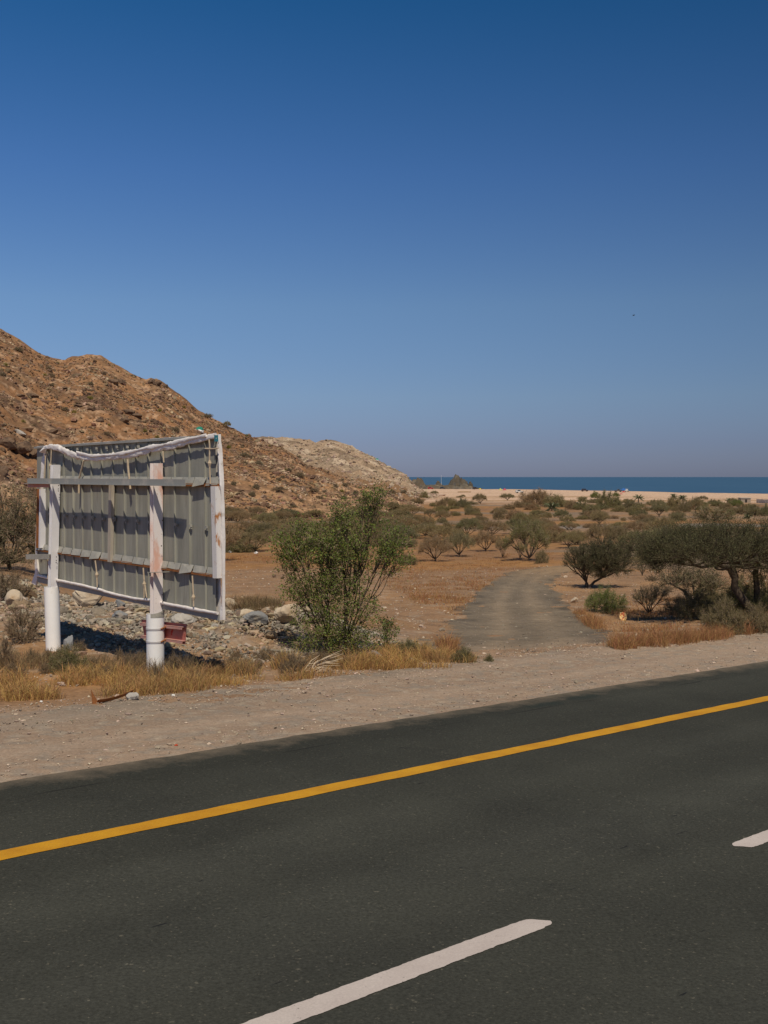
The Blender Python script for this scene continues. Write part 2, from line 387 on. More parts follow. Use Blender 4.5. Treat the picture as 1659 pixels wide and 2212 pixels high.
_cr = _n.new('ShaderNodeValToRGB'); _cr.color_ramp.elements[0].color = (.026, .078, .135, 1); _cr.color_ramp.elements[1].color = (.045, .108, .175, 1); _cr.color_ramp.elements[0].position = .35; _cr.color_ramp.elements[1].position = .65
_l.new(_t.outputs[0], _cr.inputs[0]); _l.new(_cr.outputs[0], _b.inputs['Base Color'])
mb = MB(); ya = np.geomspace(480, 45000, 60); xa = np.linspace(-1.2, 1.2, 40)
YY, UU = np.meshgrid(ya, xa, indexing='ij'); mb.add(np.stack([UU * YY, YY, np.full_like(YY, SEA_Z)], -1), grid_faces(60, 40))
tag(mb.build('sea', msea, smooth=True), kind='structure')

# road, verge and markings: strips along the road, on its sloping plane
def strip(name, m, D0, D1, T0, T1, lift, nD=2, nT=2, edge0=0, edge1=0, seed=0, color=None, relief=None, kind='structure', conform=False):
    T = np.linspace(T0, T1, nT); k = np.linspace(0, 1, nD)
    a0 = (D0(T) if callable(D0) else np.full(nT, D0)) + edge0 * (fbm(T, T * 0, .35, 3, seed) - .5)
    a1 = (D1(T) if callable(D1) else np.full(nT, D1)) + edge1 * (fbm(T, T * 0 + 9, .35, 3, seed + 5) - .5)
    TT, KK = np.meshgrid(T, k, indexing='ij'); Dm = a0[:, None] + (a1 - a0)[:, None] * KK
    x, y = road_xy(Dm, TT)
    z = (zg(x, y) if conform else road_z(x, y)) + lift
    if relief is not None: z = z + relief(x, y, Dm)
    m_ = MB(); m_.add(np.stack([x, y, z], -1), grid_faces(nT, nD)[:, ::-1])
    return tag(m_.build(name, m, smooth=True, attr=None if color is None else color(x, y, Dm).reshape(-1, 3)), kind=kind)
M['asphalt'] = mat('asphalt', (.058, .059, .050), (.046, .047, .041), sc=.55, rough=.95, spec=.05, bump=.5, bsc=110., coord='World', c3=(.118, .11, .088), sc3=30., lo3=.62, hi3=.70, fine=.45, fsc=42.)
# dark tar flecks drawn out along the road
def asphalt_extra():
    m = M['asphalt']; n = m.node_tree.nodes; L = m.node_tree.links; b = n['Principled BSDF']
    src = b.inputs['Base Color'].links[0].from_socket
    g = n.new('ShaderNodeNewGeometry'); mp = n.new('ShaderNodeMapping'); mp.inputs['Rotation'].default_value = (0, 0, -(math.pi / 2 - TH)); mp.vector_type = 'POINT'
    L.new(g.outputs['Position'], mp.inputs[0])
    mp2 = n.new('ShaderNodeMapping'); mp2.inputs['Scale'].default_value = (3.4, 24, 1); L.new(mp.outputs[0], mp2.inputs[0])
    t = n.new('ShaderNodeTexNoise'); t.inputs['Scale'].default_value = 1; t.inputs['Detail'].default_value = 2; L.new(mp2.outputs[0], t.inputs['Vector'])
    r = n.new('ShaderNodeMapRange'); r.inputs[1].default_value = .73; r.inputs[2].default_value = .77; L.new(t.outputs[0], r.inputs[0])
    x = n.new('ShaderNodeMix'); x.data_type = 'RGBA'; L.new(r.outputs[0], x.inputs[0]); L.new(src, x.inputs[6]); x.inputs[7].default_value = (.022, .023, .024, 1)
    # broad worn bands along the wheel tracks
    mp3 = n.new('ShaderNodeMapping'); mp3.inputs['Scale'].default_value = (.035, .55, 1); L.new(mp.outputs[0], mp3.inputs[0])
    t2 = n.new('ShaderNodeTexNoise'); t2.inputs['Scale'].default_value = 1; t2.inputs['Detail'].default_value = 3; L.new(mp3.outputs[0], t2.inputs['Vector'])
    r2 = n.new('ShaderNodeMapRange'); r2.inputs[1].default_value = .3; r2.inputs[2].default_value = .7; r2.inputs[3].default_value = .80; r2.inputs[4].default_value = 1.22; L.new(t2.outputs[0], r2.inputs[0])
    vm = n.new('ShaderNodeVectorMath'); vm.operation = 'SCALE'; L.new(x.outputs[2], vm.inputs[0]); L.new(r2.outputs[0], vm.inputs['Scale'])
    # the seam near the edge, and sand blown onto the edge
    sp = n.new('ShaderNodeSeparateXYZ'); L.new(mp.outputs[0], sp.inputs[0])
    def mth(op, a, c=None, d=None):
        q = n.new('ShaderNodeMath'); q.operation = op
        for i_, v_ in enumerate((a, c, d)):
            if v_ is None: continue
            if isinstance(v_, (int, float)): q.inputs[i_].default_value = v_
            else: L.new(v_, q.inputs[i_])
        return q.outputs[0]
    t3 = n.new('ShaderNodeTexNoise'); t3.inputs['Scale'].default_value = 1.1; t3.inputs['Detail'].default_value = 5; L.new(g.outputs['Position'], t3.inputs['Vector'])
    wob = mth('MULTIPLY_ADD', t3.outputs[0], .10, -.05)
    dist = mth('ABSOLUTE', mth('SUBTRACT', mth('ADD', sp.outputs[1], wob), 9.83))
    r3 = n.new('ShaderNodeMapRange'); r3.inputs[1].default_value = .022; r3.inputs[2].default_value = .006; L.new(dist, r3.inputs[0])
    mp4 = n.new('ShaderNodeMapping'); mp4.inputs['Scale'].default_value = (.7, 0, 0); L.new(mp.outputs[0], mp4.inputs[0])
    t4 = n.new('ShaderNodeTexNoise'); t4.inputs['Scale'].default_value = 1; t4.inputs['Detail'].default_value = 4; L.new(mp4.outputs[0], t4.inputs['Vector'])
    r4 = n.new('ShaderNodeMapRange'); r4.inputs[1].default_value = .48; r4.inputs[2].default_value = .56; L.new(t4.outputs[0], r4.inputs[0])
    x2 = n.new('ShaderNodeMix'); x2.data_type = 'RGBA'; L.new(mth('MULTIPLY', r3.outputs[0], mth('MULTIPLY', r4.outputs[0], .8)), x2.inputs[0]); L.new(vm.outputs[0], x2.inputs[6]); x2.inputs[7].default_value = (.02, .02, .02, 1)
    t5 = n.new('ShaderNodeTexNoise'); t5.inputs['Scale'].default_value = 2.3; t5.inputs['Detail'].default_value = 6; t5.inputs['Roughness'].default_value = .7; L.new(g.outputs['Position'], t5.inputs['Vector'])
    r5 = n.new('ShaderNodeMapRange'); r5.inputs[1].default_value = 10.05; r5.inputs[2].default_value = 10.75; L.new(mth('ADD', sp.outputs[1], mth('MULTIPLY_ADD', t5.outputs[0], 1.2, -.6)), r5.inputs[0])
    x3 = n.new('ShaderNodeMix'); x3.data_type = 'RGBA'; L.new(mth('MULTIPLY', r5.outputs[0], .75), x3.inputs[0]); L.new(x2.outputs[2], x3.inputs[6]); x3.inputs[7].default_value = (.27, .21, .155, 1)
    # two oil stains by the shoulder
    band = mth('ADD', mth('POWER', 2.718, mth('MULTIPLY', mth('POWER', mth('ABSOLUTE', mth('SUBTRACT', sp.outputs[1], 5.75)), 2), -7)), mth('POWER', 2.718, mth('MULTIPLY', mth('POWER', mth('ABSOLUTE', mth('SUBTRACT', sp.outputs[1], 7.35)), 2), -9)))
    v2 = n.new('ShaderNodeVectorMath'); v2.operation = 'SCALE'; L.new(x3.outputs[2], v2.inputs[0]); L.new(mth('MULTIPLY_ADD', mth('MULTIPLY', band, t2.outputs[0]), .26, .97), v2.inputs['Scale'])
    prev = v2.outputs[0]
    for cx, cy in ((13.55 + .0, 10.05), (12.6, 10.0)):
        e = mth('ADD', mth('POWER', mth('ABSOLUTE', mth('SUBTRACT', sp.outputs[0], cx)), 2), mth('MULTIPLY', mth('POWER', mth('ABSOLUTE', mth('SUBTRACT', sp.outputs[1], cy)), 2), 6))
        r6 = n.new('ShaderNodeMapRange'); r6.inputs[1].default_value = .20; r6.inputs[2].default_value = .02; L.new(mth('ADD', e, mth('MULTIPLY_ADD', t5.outputs[0], .3, -.15)), r6.inputs[0])
        x4 = n.new('ShaderNodeMix'); x4.data_type = 'RGBA'; L.new(mth('MULTIPLY', r6.outputs[0], .6), x4.inputs[0]); L.new(prev, x4.inputs[6]); x4.inputs[7].default_value = (.025, .035, .033, 1); prev = x4.outputs[2]
    L.new(prev, b.inputs['Base Color'])
asphalt_extra()
strip('asphalt_road', M['asphalt'], -6.5, 10.43, -60, 95, 0, nD=12, nT=1400, edge1=.09, seed=300)
M['yellow_paint'] = mat('yellow_paint', (.60, .30, .018), (.50, .23, .016), sc=3, rough=.75, spec=.2, coord='World', c3=(.10, .08, .045), sc3=38., lo3=.67, hi3=.73, fine=.15, fsc=60.)
M['white_paint'] = mat('white_paint', (.56, .49, .455), (.50, .43, .40), sc=3, rough=.8, spec=.2, coord='World', c3=(.10, .095, .085), sc3=34., lo3=.67, hi3=.74, fine=.14, fsc=70.)
tag(strip('yellow_edge_line', M['yellow_paint'], 8.185, 8.415, -60, 95, .005, nD=3, nT=3000, edge0=.03, edge1=.03, seed=310), kind='structure')
def dash_line(name, T0, T1, sd):
    T = np.linspace(T0, T1, 400); n = len(T)
    a0 = 4.645 + .016 * (fbm(T, T * 0, .05, 3, sd) - .5); a1 = 4.825 + .012 * (fbm(T, T * 0 + 4, .05, 3, sd + 3) - .5)
    rr_ = np.minimum(T - T0, T1 - T); pinch = .055 * np.exp(-rr_ / .03)
    a0 = a0 + pinch; a1 = a1 - pinch
    TT = np.stack([T + .03, T - .03], 1); Dm = np.stack([a0, a1], 1); x, y = road_xy(Dm, TT)
    m_ = MB(); m_.add(np.stack([x, y, road_z(x, y) + .005], -1), grid_faces(n, 2)[:, ::-1])
    return tag(m_.build(name, M['white_paint']), kind='structure')
for k_ in range(-3, 6):
    dash_line('white_lane_dash', 3.1 + 5.36 * k_ + .06 + .05, 5.95 + 5.36 * k_, 330 + k_)
def shoulder_col(x, y, D):
    c = np.ones(x.shape + (3,)) * np.array([.40, .305, .245])
    n = fbm(x, y, 3, 4, 401); k = D - 10.43
    c = lerp(c, np.array([.46, .355, .285]), (sstep(.4, .62, fbm(road_T(x, y) * .25, D, 1.3, 4, 411)) * .8)[..., None])
    c = lerp(c, np.array([.36, .285, .235]), (sstep(.5, .65, n) * .6)[..., None])
    c = lerp(c, np.array([.34, .31, .285]), (sstep(.55, .63, fbm(x, y, .16, 3, 421)) * .6)[..., None])
    c = lerp(c, np.array([.52, .45, .38]), (sstep(.62, .68, fbm(x, y, .11, 3, 431)) * .55)[..., None])
    bd = np.exp(-((D - 11.65 - .25 * (n - .5)) / .24) ** 2) + np.exp(-((D - 13.05 - .25 * (n - .5)) / .22) ** 2)
    c = lerp(c, np.array([.50, .395, .325]), (bd * .6)[..., None])
    c = lerp(c, np.array([.30, .27, .245]), (sstep(2.0, 3.0, k) * sstep(.4, .6, n) * .55)[..., None])
    return c * np.array([.775, .73, .66])
def outer(T):
    return 13.85 + .7 * sstep(7, 1, T) + .5 * (fbm(T, T * 0, 3, 4, 441) - .5)
strip('gravel_shoulder', M['gravel'], 10.36, outer, -30, 60, -.012, nD=90, nT=1500, edge1=.5, seed=340, color=shoulder_col,
      relief=lambda x, y, D: (fbm(x, y, .12, 3, 451) - .5) * .03 * sstep(10.4, 10.8, D) + (fbm(x, y, 1.2, 3, 461) - .5) * .05 * sstep(10.5, 11.5, D) + np.where(D > 12.4, zg(x, y) - road_z(x, y) + .02, 0) * sstep(12.4, 13.6, D))
strip('near_verge', M['gravel'], -30, -6.3, -60, 95, -.02, nD=20, nT=60, color=shoulder_col)

# the track that turns off the road
tl = [(930, 1432), (952, 1400), (962, 1376), (996, 1331), (1034, 1284), (1053, 1267), (1081, 1251), (1118, 1233), (1170, 1227), (1225, 1223), (1300, 1218)]
tr = [(1335, 1402), (1322, 1384), (1298, 1362), (1247, 1331), (1211, 1307), (1190, 1280), (1188, 1262), (1198, 1247), (1215, 1240), (1240, 1234), (1310, 1228)]
def resample(p, n):
    p = np.array(p, float); d = np.concatenate([[0], np.cumsum(np.linalg.norm(np.diff(p, axis=0), axis=1))]); t = np.linspace(0, d[-1], n)
    q = np.stack([np.interp(t, d, p[:, i]) for i in range(p.shape[1])], 1)
    for _ in range(3): q[1:-1] = (q[:-2] + 2 * q[1:-1] + q[2:]) / 4
    return q
Lp = resample([hit(*p, fn=zg)[:2] for p in tl], 240); Rp = resample([hit(*p, fn=zg)[:2] for p in tr], 240)
kk = np.linspace(-.08, 1.08, 90)
TX = Lp[:, None, 0] + (Rp - Lp)[:, None, 0] * kk; TY = Lp[:, None, 1] + (Rp - Lp)[:, None, 1] * kk
wob = (fbm(TX, TY, 2.6, 3, 501) - .5) * 1.2 * (np.abs(kk - .5) * 2)[None] ** 3
TX = TX + wob * np.sign(kk - .5)[None]
tz = zg(TX, TY) + .045 + (fbm(TX, TY, .25, 3, 511) - .5) * .03 - .06 * (np.abs(kk - .5)[None] > .53) - .085 * (1 - sstep(0, 14, np.arange(240)))[:, None] - .08 * sstep(225, 239, np.arange(240))[:, None]
grey = np.array([.205, .178, .145]); ed = np.minimum(kk + .08, 1.08 - kk)[None] + (fbm(TX, TY, 1.0, 4, 521) - .5) * .3
tcol = np.ones(TX.shape + (3,)) * grey
tcol = lerp(tcol, np.array([.29, .25, .205]), (sstep(.42, .6, fbm(TX, TY, 2.2, 4, 531)) * .35)[..., None])
rut = np.maximum(np.exp(-((kk - .33) / .09) ** 2), np.exp(-((kk - .68) / .1) ** 2))[None] * np.ones_like(TX)
tcol = lerp(tcol, np.array([.33, .275, .215]), (rut * .8 * (.4 + .5 * sstep(.3, .6, fbm(TX, TY, 3, 3, 541))))[..., None])
tcol = lerp(tcol, np.array([.42, .30, .185]), (sstep(.55, .98, np.linspace(0, 1, 240))[:, None] * np.ones_like(TX) * .75)[..., None])
tcol = lerp(tcol, np.array([.37, .245, .15]), sstep(.075, .02, ed)[..., None] * .92)
tcol = lerp(tcol, np.array([.35, .28, .225]), (sstep(16.6, 14.3, road_D(TX, TY) + 2.2 * (fbm(TX, TY, 1.4, 4, 581) - .5)))[..., None] * .8)
tcol = lerp(tcol, np.array([.11, .10, .09]), (sstep(.24, .12, ed) * sstep(.45, .6, fbm(TX, TY, .9, 4, 551)) * .6)[..., None])
tcol = lerp(tcol, np.array([.40, .36, .31]), (sstep(.64, .74, fbm(TX, TY, .22, 3, 561)) * .22)[..., None])
mb = MB(); mb.add(np.stack([TX, TY, tz], -1), grid_faces(240, 90)[:, ::-1])
tcol = tcol * (.78 + .44 * fbm(TX, TY, .32, 3, 571))[..., None] * np.array([.86, .78, .68])
tag(mb.build('gravel_track', M['track'], smooth=True, attr=tcol.reshape(-1, 3)), kind='structure')

# ------------------------------------------------------------------ the billboard, seen from behind
BS = 1.10
BP = np.array([-2.315, 16.0, 0]) * BS
BA = np.array([-.649, .761, 0]); BN = np.array([-.761, -.649, 0]); UP = np.array([0, 0, 1.])
def W(a, z, d): return BP + BA * a + BN * d + UP * z
def RX(X, Y, d):
    """place of a feature on the plane d in front of the sheet, read from an enlargement of the photograph"""
    r = ray((60 + X * .44605) / 1.5431, (1380 + Y * .44605) / 1.5431); o = np.array([0, 0, CAM_Z])
    return o + r * (((BP + BN * d - o) @ BN) / (r @ BN))
def az_(X, Y, d):
    q = RX(X, Y, d); return float((q - BP) @ BA), float(q[2])
M['galv'] = mat('galvanised_sheet', (.345, .335, .285), (.25, .245, .21), sc=1.3, rough=.7, spec=.15, stretch=(5, 5, .6), c3=(.25, .235, .205), sc3=2.2, lo3=.56, hi3=.7, fine=.1, fsc=40)
M['galv_beam'] = mat('galvanised_beam', (.30, .295, .275), (.40, .37, .33), sc=3, rough=.6, spec=.3, lo=.55, hi=.66, fine=.1)
M['tab'] = mat('galvanised_tab', (.40, .38, .33), (.30, .29, .26), sc=6, rough=.6, spec=.3, fine=.1)
M['vinyl'] = mat('white_vinyl', (.84, .79, .765), (.72, .66, .63), sc=4, rough=.6, spec=.3, c3=(.50, .44, .38), sc3=9, lo3=.6, hi3=.75, bump=.5, bsc=14)
M['white_steel'] = mat('white_painted_steel', (.80, .79, .82), (.74, .72, .74), sc=3, rough=.55, spec=.3, c3=(.40, .20, .10), sc3=24, lo3=.72, hi3=.77)
M['rusty_white'] = mat('rusting_white_steel', (.70, .67, .66), (.42, .17, .05), sc=7, rough=.7, spec=.2, lo=.56, hi=.66, stretch=(1, 1, .5), c3=(.25, .10, .04), sc3=22, lo3=.66, hi3=.72)
M['pink_white'] = mat('sunfaded_white_steel', (.80, .73, .72), (.70, .42, .34), sc=3.2, rough=.7, spec=.2, lo=.50, hi=.64, stretch=(1, 1, .45), c3=(.20, .09, .05), sc3=26, lo3=.66, hi3=.71)
M['rust'] = mat('rusty_steel', (.33, .13, .045), (.22, .085, .035), sc=8, rough=.85, spec=.15, bump=.3, bsc=40, c3=(.46, .20, .07), sc3=16, lo3=.6, hi3=.7)
M['red_prim'] = mat('red_primer', (.52, .15, .11), (.45, .19, .15), sc=4, rough=.75, spec=.2, c3=(.45, .03, .015), sc3=5, lo3=.62, hi3=.68)
M['red_fade'] = mat('faded_red_steel', (.55, .23, .185), (.50, .31, .27), sc=5, rough=.75, spec=.2)
M['pipe'] = mat('white_pipe', (.88, .87, .86), (.84, .82, .80), sc=2.2, rough=.6, spec=.25, c3=(.70, .62, .54), sc3=11, lo3=.66, hi3=.8, fine=.03)
M['cord'] = mat('pale_cord', (.58, .47, .34), (.44, .34, .24), sc=14, rough=.9)
M['hole'] = mat('dark_hole', (.05, .035, .03), rough=.9)
M['wood'] = mat('weathered_batten', (.50, .44, .36), (.40, .35, .29), sc=6, rough=.8, stretch=(3, 3, .6))
M['teal'] = mat('torn_teal_print', (.03, .17, .22), rough=.6)
bb = thing('billboard', 'abandoned billboard seen from behind, grey ribbed sheet torn white banner on two white posts', 'billboard', tuple(W(3.3, -.5, 0)))
def part(m, name, mt, parent=None, smooth=False):
    o = m.build(name, mt, None, smooth)
    p = parent or bb
    o.data.transform(__import__('mathutils').Matrix.Translation(-Vector(p.location if p.parent is None else bb.location)))
    o.parent = p
    if p.parent is not None: o.parent = p
    return o
# the sheet: standing-seam pans between its four measured corners
aR, zTR = az_(1482, 152, 0); _, zBR = az_(1522, 1538, 0); aL, zTL = az_(205, 238, 0); aL2, zBL = az_(150, 1250, 0)
aL = max(aL, aL2)
ribs = sorted(az_(x, y, 0)[0] for x, y in [(235, 745), (352, 757), (420, 765), (488, 765), (558, 773), (636, 783), (720, 780), (803, 792), (892, 798), (982, 808), (1080, 815), (1180, 825), (1290, 835), (1408, 845)])
prof = [(aR + .02, 0.0)]
for r in ribs: prof += [(r - .045, 0), (r - .014, .003), (r - .007, .034), (r + .007, .034), (r + .014, .003), (r + .045, 0)]
prof += [(aL, 0.0)]
def zt(a): return lerp(zTR, zTL, (a - aR) / (aL - aR))
def zb(a): return lerp(zBR, zBL, (a - aR) / (aL - aR))
mb = MB(); ks = np.linspace(0, 1, 40); pv = []
for a, d in prof:
    for k in ks: pv.append(W(a, lerp(zb(a), zt(a), k), d + .012 * math.sin(7 * k + a * 2.3) * (0 if d else 1) * .5))
mb.add(pv, grid_faces(len(prof), len(ks)))
part(mb, 'ribbed_sheet', M['galv'])
mb = MB(); mb.add([W(aR - .03, zb(aR), -.05), W(aL + .03, zb(aL), -.05), W(aL + .03, zt(aL), -.05), W(aR - .03, zt(aR), -.05)], [[0, 1, 2, 3]])
mb.box(W((aR + aL) / 2, (zt(3.5) + zt(3.5)) / 2 - .015, -.025), BA * (aL - aR) / 2 + UP * (zTL - zTR) / 2, BN * .025, UP * .015)
part(mb, 'front_sheet', M['vinyl'])
def bar(m, p0, p1, hd, hz, mt=0, twist=None):
    p0 = np.array(p0); p1 = np.array(p1); x = (p1 - p0) / 2; m.box((p0 + p1) / 2, x, BN * hd, UP * hz, mt)
# two purlins, each with the bent tabs of the sheet along its upper side
r1a, r1b = RX(1505, 533, .03), RX(235, 508, .03); r2a, r2b = RX(1518, 1216, .03), RX(143, 1012, .03)
for pa, pb in ((r1a, r1b), (r2a, r2b)):
    m = MB(); bar(m, pa, pb, .03, .024); o = part(m, 'purlin', M['rust'])
    m = MB(); Pa, Pb = np.array(pa), np.array(pb); L_ = np.linalg.norm(Pb - Pa); n_ = 17; rg = random.Random(int(L_ * 1000))
    for k in range(n_):
        q0 = lerp(Pa, Pb, (k + .03) / n_); q1 = lerp(Pa, Pb, (k + .97) / n_)
        tl_ = rg.uniform(-.02, .02); out = .030 + rg.uniform(-.004, .006)
        if rg.random() < .12: tl_ -= .045; out += .02
        c0 = q0 + BN * (out + .003) + UP * .010; c1 = q1 + BN * (out + .006) + UP * (.010 + tl_)
        m.add([c0, c1, q1 - BN * .005 + UP * .125, q0 - BN * .008 + UP * .125], [[0, 1, 2, 3]])
    part(m, 'bent_tabs', M['tab'])
m = MB(); bar(m, W(aR, zt(aR) - .03, .03), W(aL, zt(aL) - .03, .03), .03, .02); part(m, 'top_rail', M['galv_beam'])
# end channels, middle batten
m = MB(); q0, q1 = RX(1468, 540, .06), RX(1484, 1226, .06); m.box((q0 + q1) / 2, BA * .035, (q1 - q0) / 2, BN * .05); q0, q1 = RX(1490, 540, .07), RX(1504, 1226, .07); m.box((q0 + q1) / 2, BA * .028, (q1 - q0) / 2, BN * .06)
part(m, 'end_channel', M['rusty_white'])
m = MB(); q0, q1 = RX(186, 560, .05), RX(180, 1000, .05); m.box((q0 + q1) / 2, BA * .035, (q1 - q0) / 2, BN * .06); part(m, 'end_channel', M['white_steel'])
m = MB(); q0, q1 = RX(163, 560, .05), RX(155, 1000, .05); m.box((q0 + q1) / 2, BA * .03, (q1 - q0) / 2, BN * .05); part(m, 'rusted_flange', M['rust'])
m = MB(); q0, q1 = RX(700, 530, .07), RX(690, 1105, .07); m.box((q0 + q1) / 2, BA * .055, (q1 - q0) / 2, BN * .03); m.box((q0 + q1) / 2 - BN * .03 + BA * .05, BA * .006, (q1 - q0) / 2, BN * .05)
part(m, 'middle_batten', M['wood'])
# clips on the ribs
for X_, Y_ in [(352, 757), (420, 765), (488, 768), (558, 773), (636, 783), (720, 780), (803, 792), (892, 798), (982, 808), (1180, 825), (1290, 835), (1408, 845), (235, 747), (445, 262), (517, 265), (587, 257), (662, 252), (740, 246), (818, 246), (900, 243), (985, 235)]:
    m = MB(); c = RX(X_, Y_, .045); m.box(c, BA * .022, BN * .018, UP * .022); m.box(c - UP * .038 - BN * .01, BA * .012, BN * .010, UP * .0155)
    part(m, 'clip', M['tab'])
# the banner that has come off: sagging roll above, roll below, strips down both ends
def roll(pts, d, rad, name, mt, flat=(1, 1), n=70, seed=1, wr=.25, sides=10):
    q = resample([RX(x, y, d) for x, y in pts], n); t = np.linspace(0, 1, n)
    r = rad * (1 + wr * (fbm(t * 40, t * 0, 4, 3, seed) - .5) * 2)
    q = q + UP[None] * ((fbm(t * 40, t * 0 + 7, 5, 3, seed + 3) - .5) * rad * .5)[:, None]
    m = MB(); m.tube(q, r, sides, flat=flat)
    V = m.v[0]; k = np.repeat(np.arange(n), sides); j = np.tile(np.arange(sides), n)
    cr = (fbm(k * .55, j * 1.3 + k * .12, 1.6, 3, seed + 11) - .5)[:, None]
    V[:] = V + (V - q[k]) * cr * wr * 2.6
    return m
m = roll([(192, 258), (215, 247), (250, 246), (285, 250), (345, 275), (425, 306), (505, 330), (570, 333), (660, 327), (770, 311), (900, 287), (1050, 257), (1200, 226), (1350, 192), (1480, 163)], .09, .043, 'x', None, flat=(.42, 1.2), seed=3, n=190, sides=16, wr=.5)
q = roll([(440, 288), (480, 300), (560, 313), (680, 306), (800, 290), (950, 258), (1100, 226), (1280, 187), (1405, 158)], .115, .026, 'x', None, seed=9, n=110, flat=(.5, 1.1), wr=.5); m.v += q.v; m.f += [(f + m.n, k) for f, k in q.f]; m.n += q.n
o = part(m, 'sagging_banner_roll', M['vinyl'], smooth=True)
m = roll([(152, 1208), (228, 1225), (310, 1246), (450, 1274), (600, 1311), (690, 1338), (760, 1356), (880, 1381), (1000, 1394), (1100, 1418), (1300, 1456), (1492, 1489)], .06, .027, 'x', None, seed=5, wr=.2, n=140)
part(m, 'lower_banner_roll', M['vinyl'], smooth=True)
def ribbon(pl, pr, d, th, name, mt, n=50, parent=None):
    a = resample([RX(x, y, d) for x, y in pl], n); b = resample([RX(x, y, d) for x, y in pr], n); m = MB()
    wv = (fbm(np.linspace(0, 9, n), np.zeros(n), 1.0, 3, 77) - .5)[:, None] * BN * .05
    a = a + wv; b = b - wv * .5; V = np.stack([a, b, b - BN * th, a - BN * th], 1).reshape(-1, 3); f = []
    for i in range(n - 1):
        for j in range(4): f.append([i * 4 + j, i * 4 + (j + 1) % 4, i * 4 + 4 + (j + 1) % 4, i * 4 + 4 + j])
    m.add(V, f); m.add(V[:4], [[0, 1, 2, 3]]); m.add(V[-4:], [[3, 2, 1, 0]]); return part(m, name, mt, parent)
ribbon([(1486, 160), (1501, 330), (1513, 540), (1519, 800), (1521, 1000), (1519, 1300), (1510, 1540)], [(1497, 150), (1508, 330), (1519, 540), (1526, 800), (1529, 1000), (1530, 1300), (1528, 1540)], .05, .05, 'side_banner_strip', M['vinyl'])
ribbon([(186, 268), (180, 340), (166, 560), (146, 760), (130, 920), (124, 1080), (122, 1195), (103, 1262)], [(212, 268), (196, 340), (178, 560), (156, 760), (142, 920), (140, 1080), (150, 1205), (128, 1280)], .04, .04, 'curling_banner_strip', M['vinyl'])
m = MB(); c = RX(1490, 182, .06); m.box(c, BA * .012, BN * .05, UP * .05); part(m, 'torn_print', M['teal'])
m = MB(); m.add([RX(158, 285, .12), RX(200, 255, .16), RX(212, 298, .05), RX(185, 250, .04)], [[0, 1, 2], [0, 3, 1]]); part(m, 'torn_corner', M['vinyl'])
m = MB(); bar(m, RX(1508, 1522, .02), RX(152, 1240, .02), .02, .045); part(m, 'bottom_channel', M['galv_beam'])
# lashings
for k, pts in enumerate([[(250, 262), (246, 360), (240, 400), (236, 492)], [(492, 345), (478, 400), (455, 492)], [(820, 335), (822, 390), (840, 560)], [(822, 395), (830, 470)], [(1083, 278), (1090, 362)], [(1428, 190), (1436, 255), (1430, 300), (1437, 522)], [(1398, 258), (1440, 262), (1496, 256)], [(203, 298), (206, 330), (198, 484)], [(456, 500), (455, 592)], [(222, 1082), (223, 1232)], [(577, 1095), (588, 1180), (592, 1292)], [(936, 1150), (944, 1250), (942, 1372)], [(946, 1262), (962, 1372)], [(1303, 1208), (1310, 1340), (1312, 1440)]]):
    q = resample([RX(x, y, .10) for x, y in pts], 14); m = MB(); m.tube(q, .013 if k not in (1, 2, 8) else .019, 6)
    if k in (5, 10, 11, 13, 0):
        c = q[7] if k != 13 else q[9]; m.tube([c + UP * .05, c, c - UP * .06], [.012, .034, .014], 7)
    part(m, 'lashing', M['cord'])
# beam that crosses both posts, with the cut-off stubs at its end
m = MB(); p0, p1 = RX(72, 500, .25), RX(1250, 514, .25); bar(m, p0, p1, .006, .055); bar(m, p0 - UP * .05 + BN * .04, p1 - UP * .05 + BN * .04, .033, .005); part(m, 'cross_beam', M['galv_beam'])
m = MB(); p0, p1 = RX(74, 527, .22), RX(232, 528, .22); bar(m, p0, p1, .006, .055); part(m, 'red_stub', M['red_fade'])
m = MB(); p0, p1 = RX(60, 1068, .23), RX(232, 1067, .23); bar(m, p0, p1, .006, .05); bar(m, p0 + UP * .045 - BN * .04, p1 + UP * .045 - BN * .04, .035, .006); part(m, 'cut_stub', M['tab'])
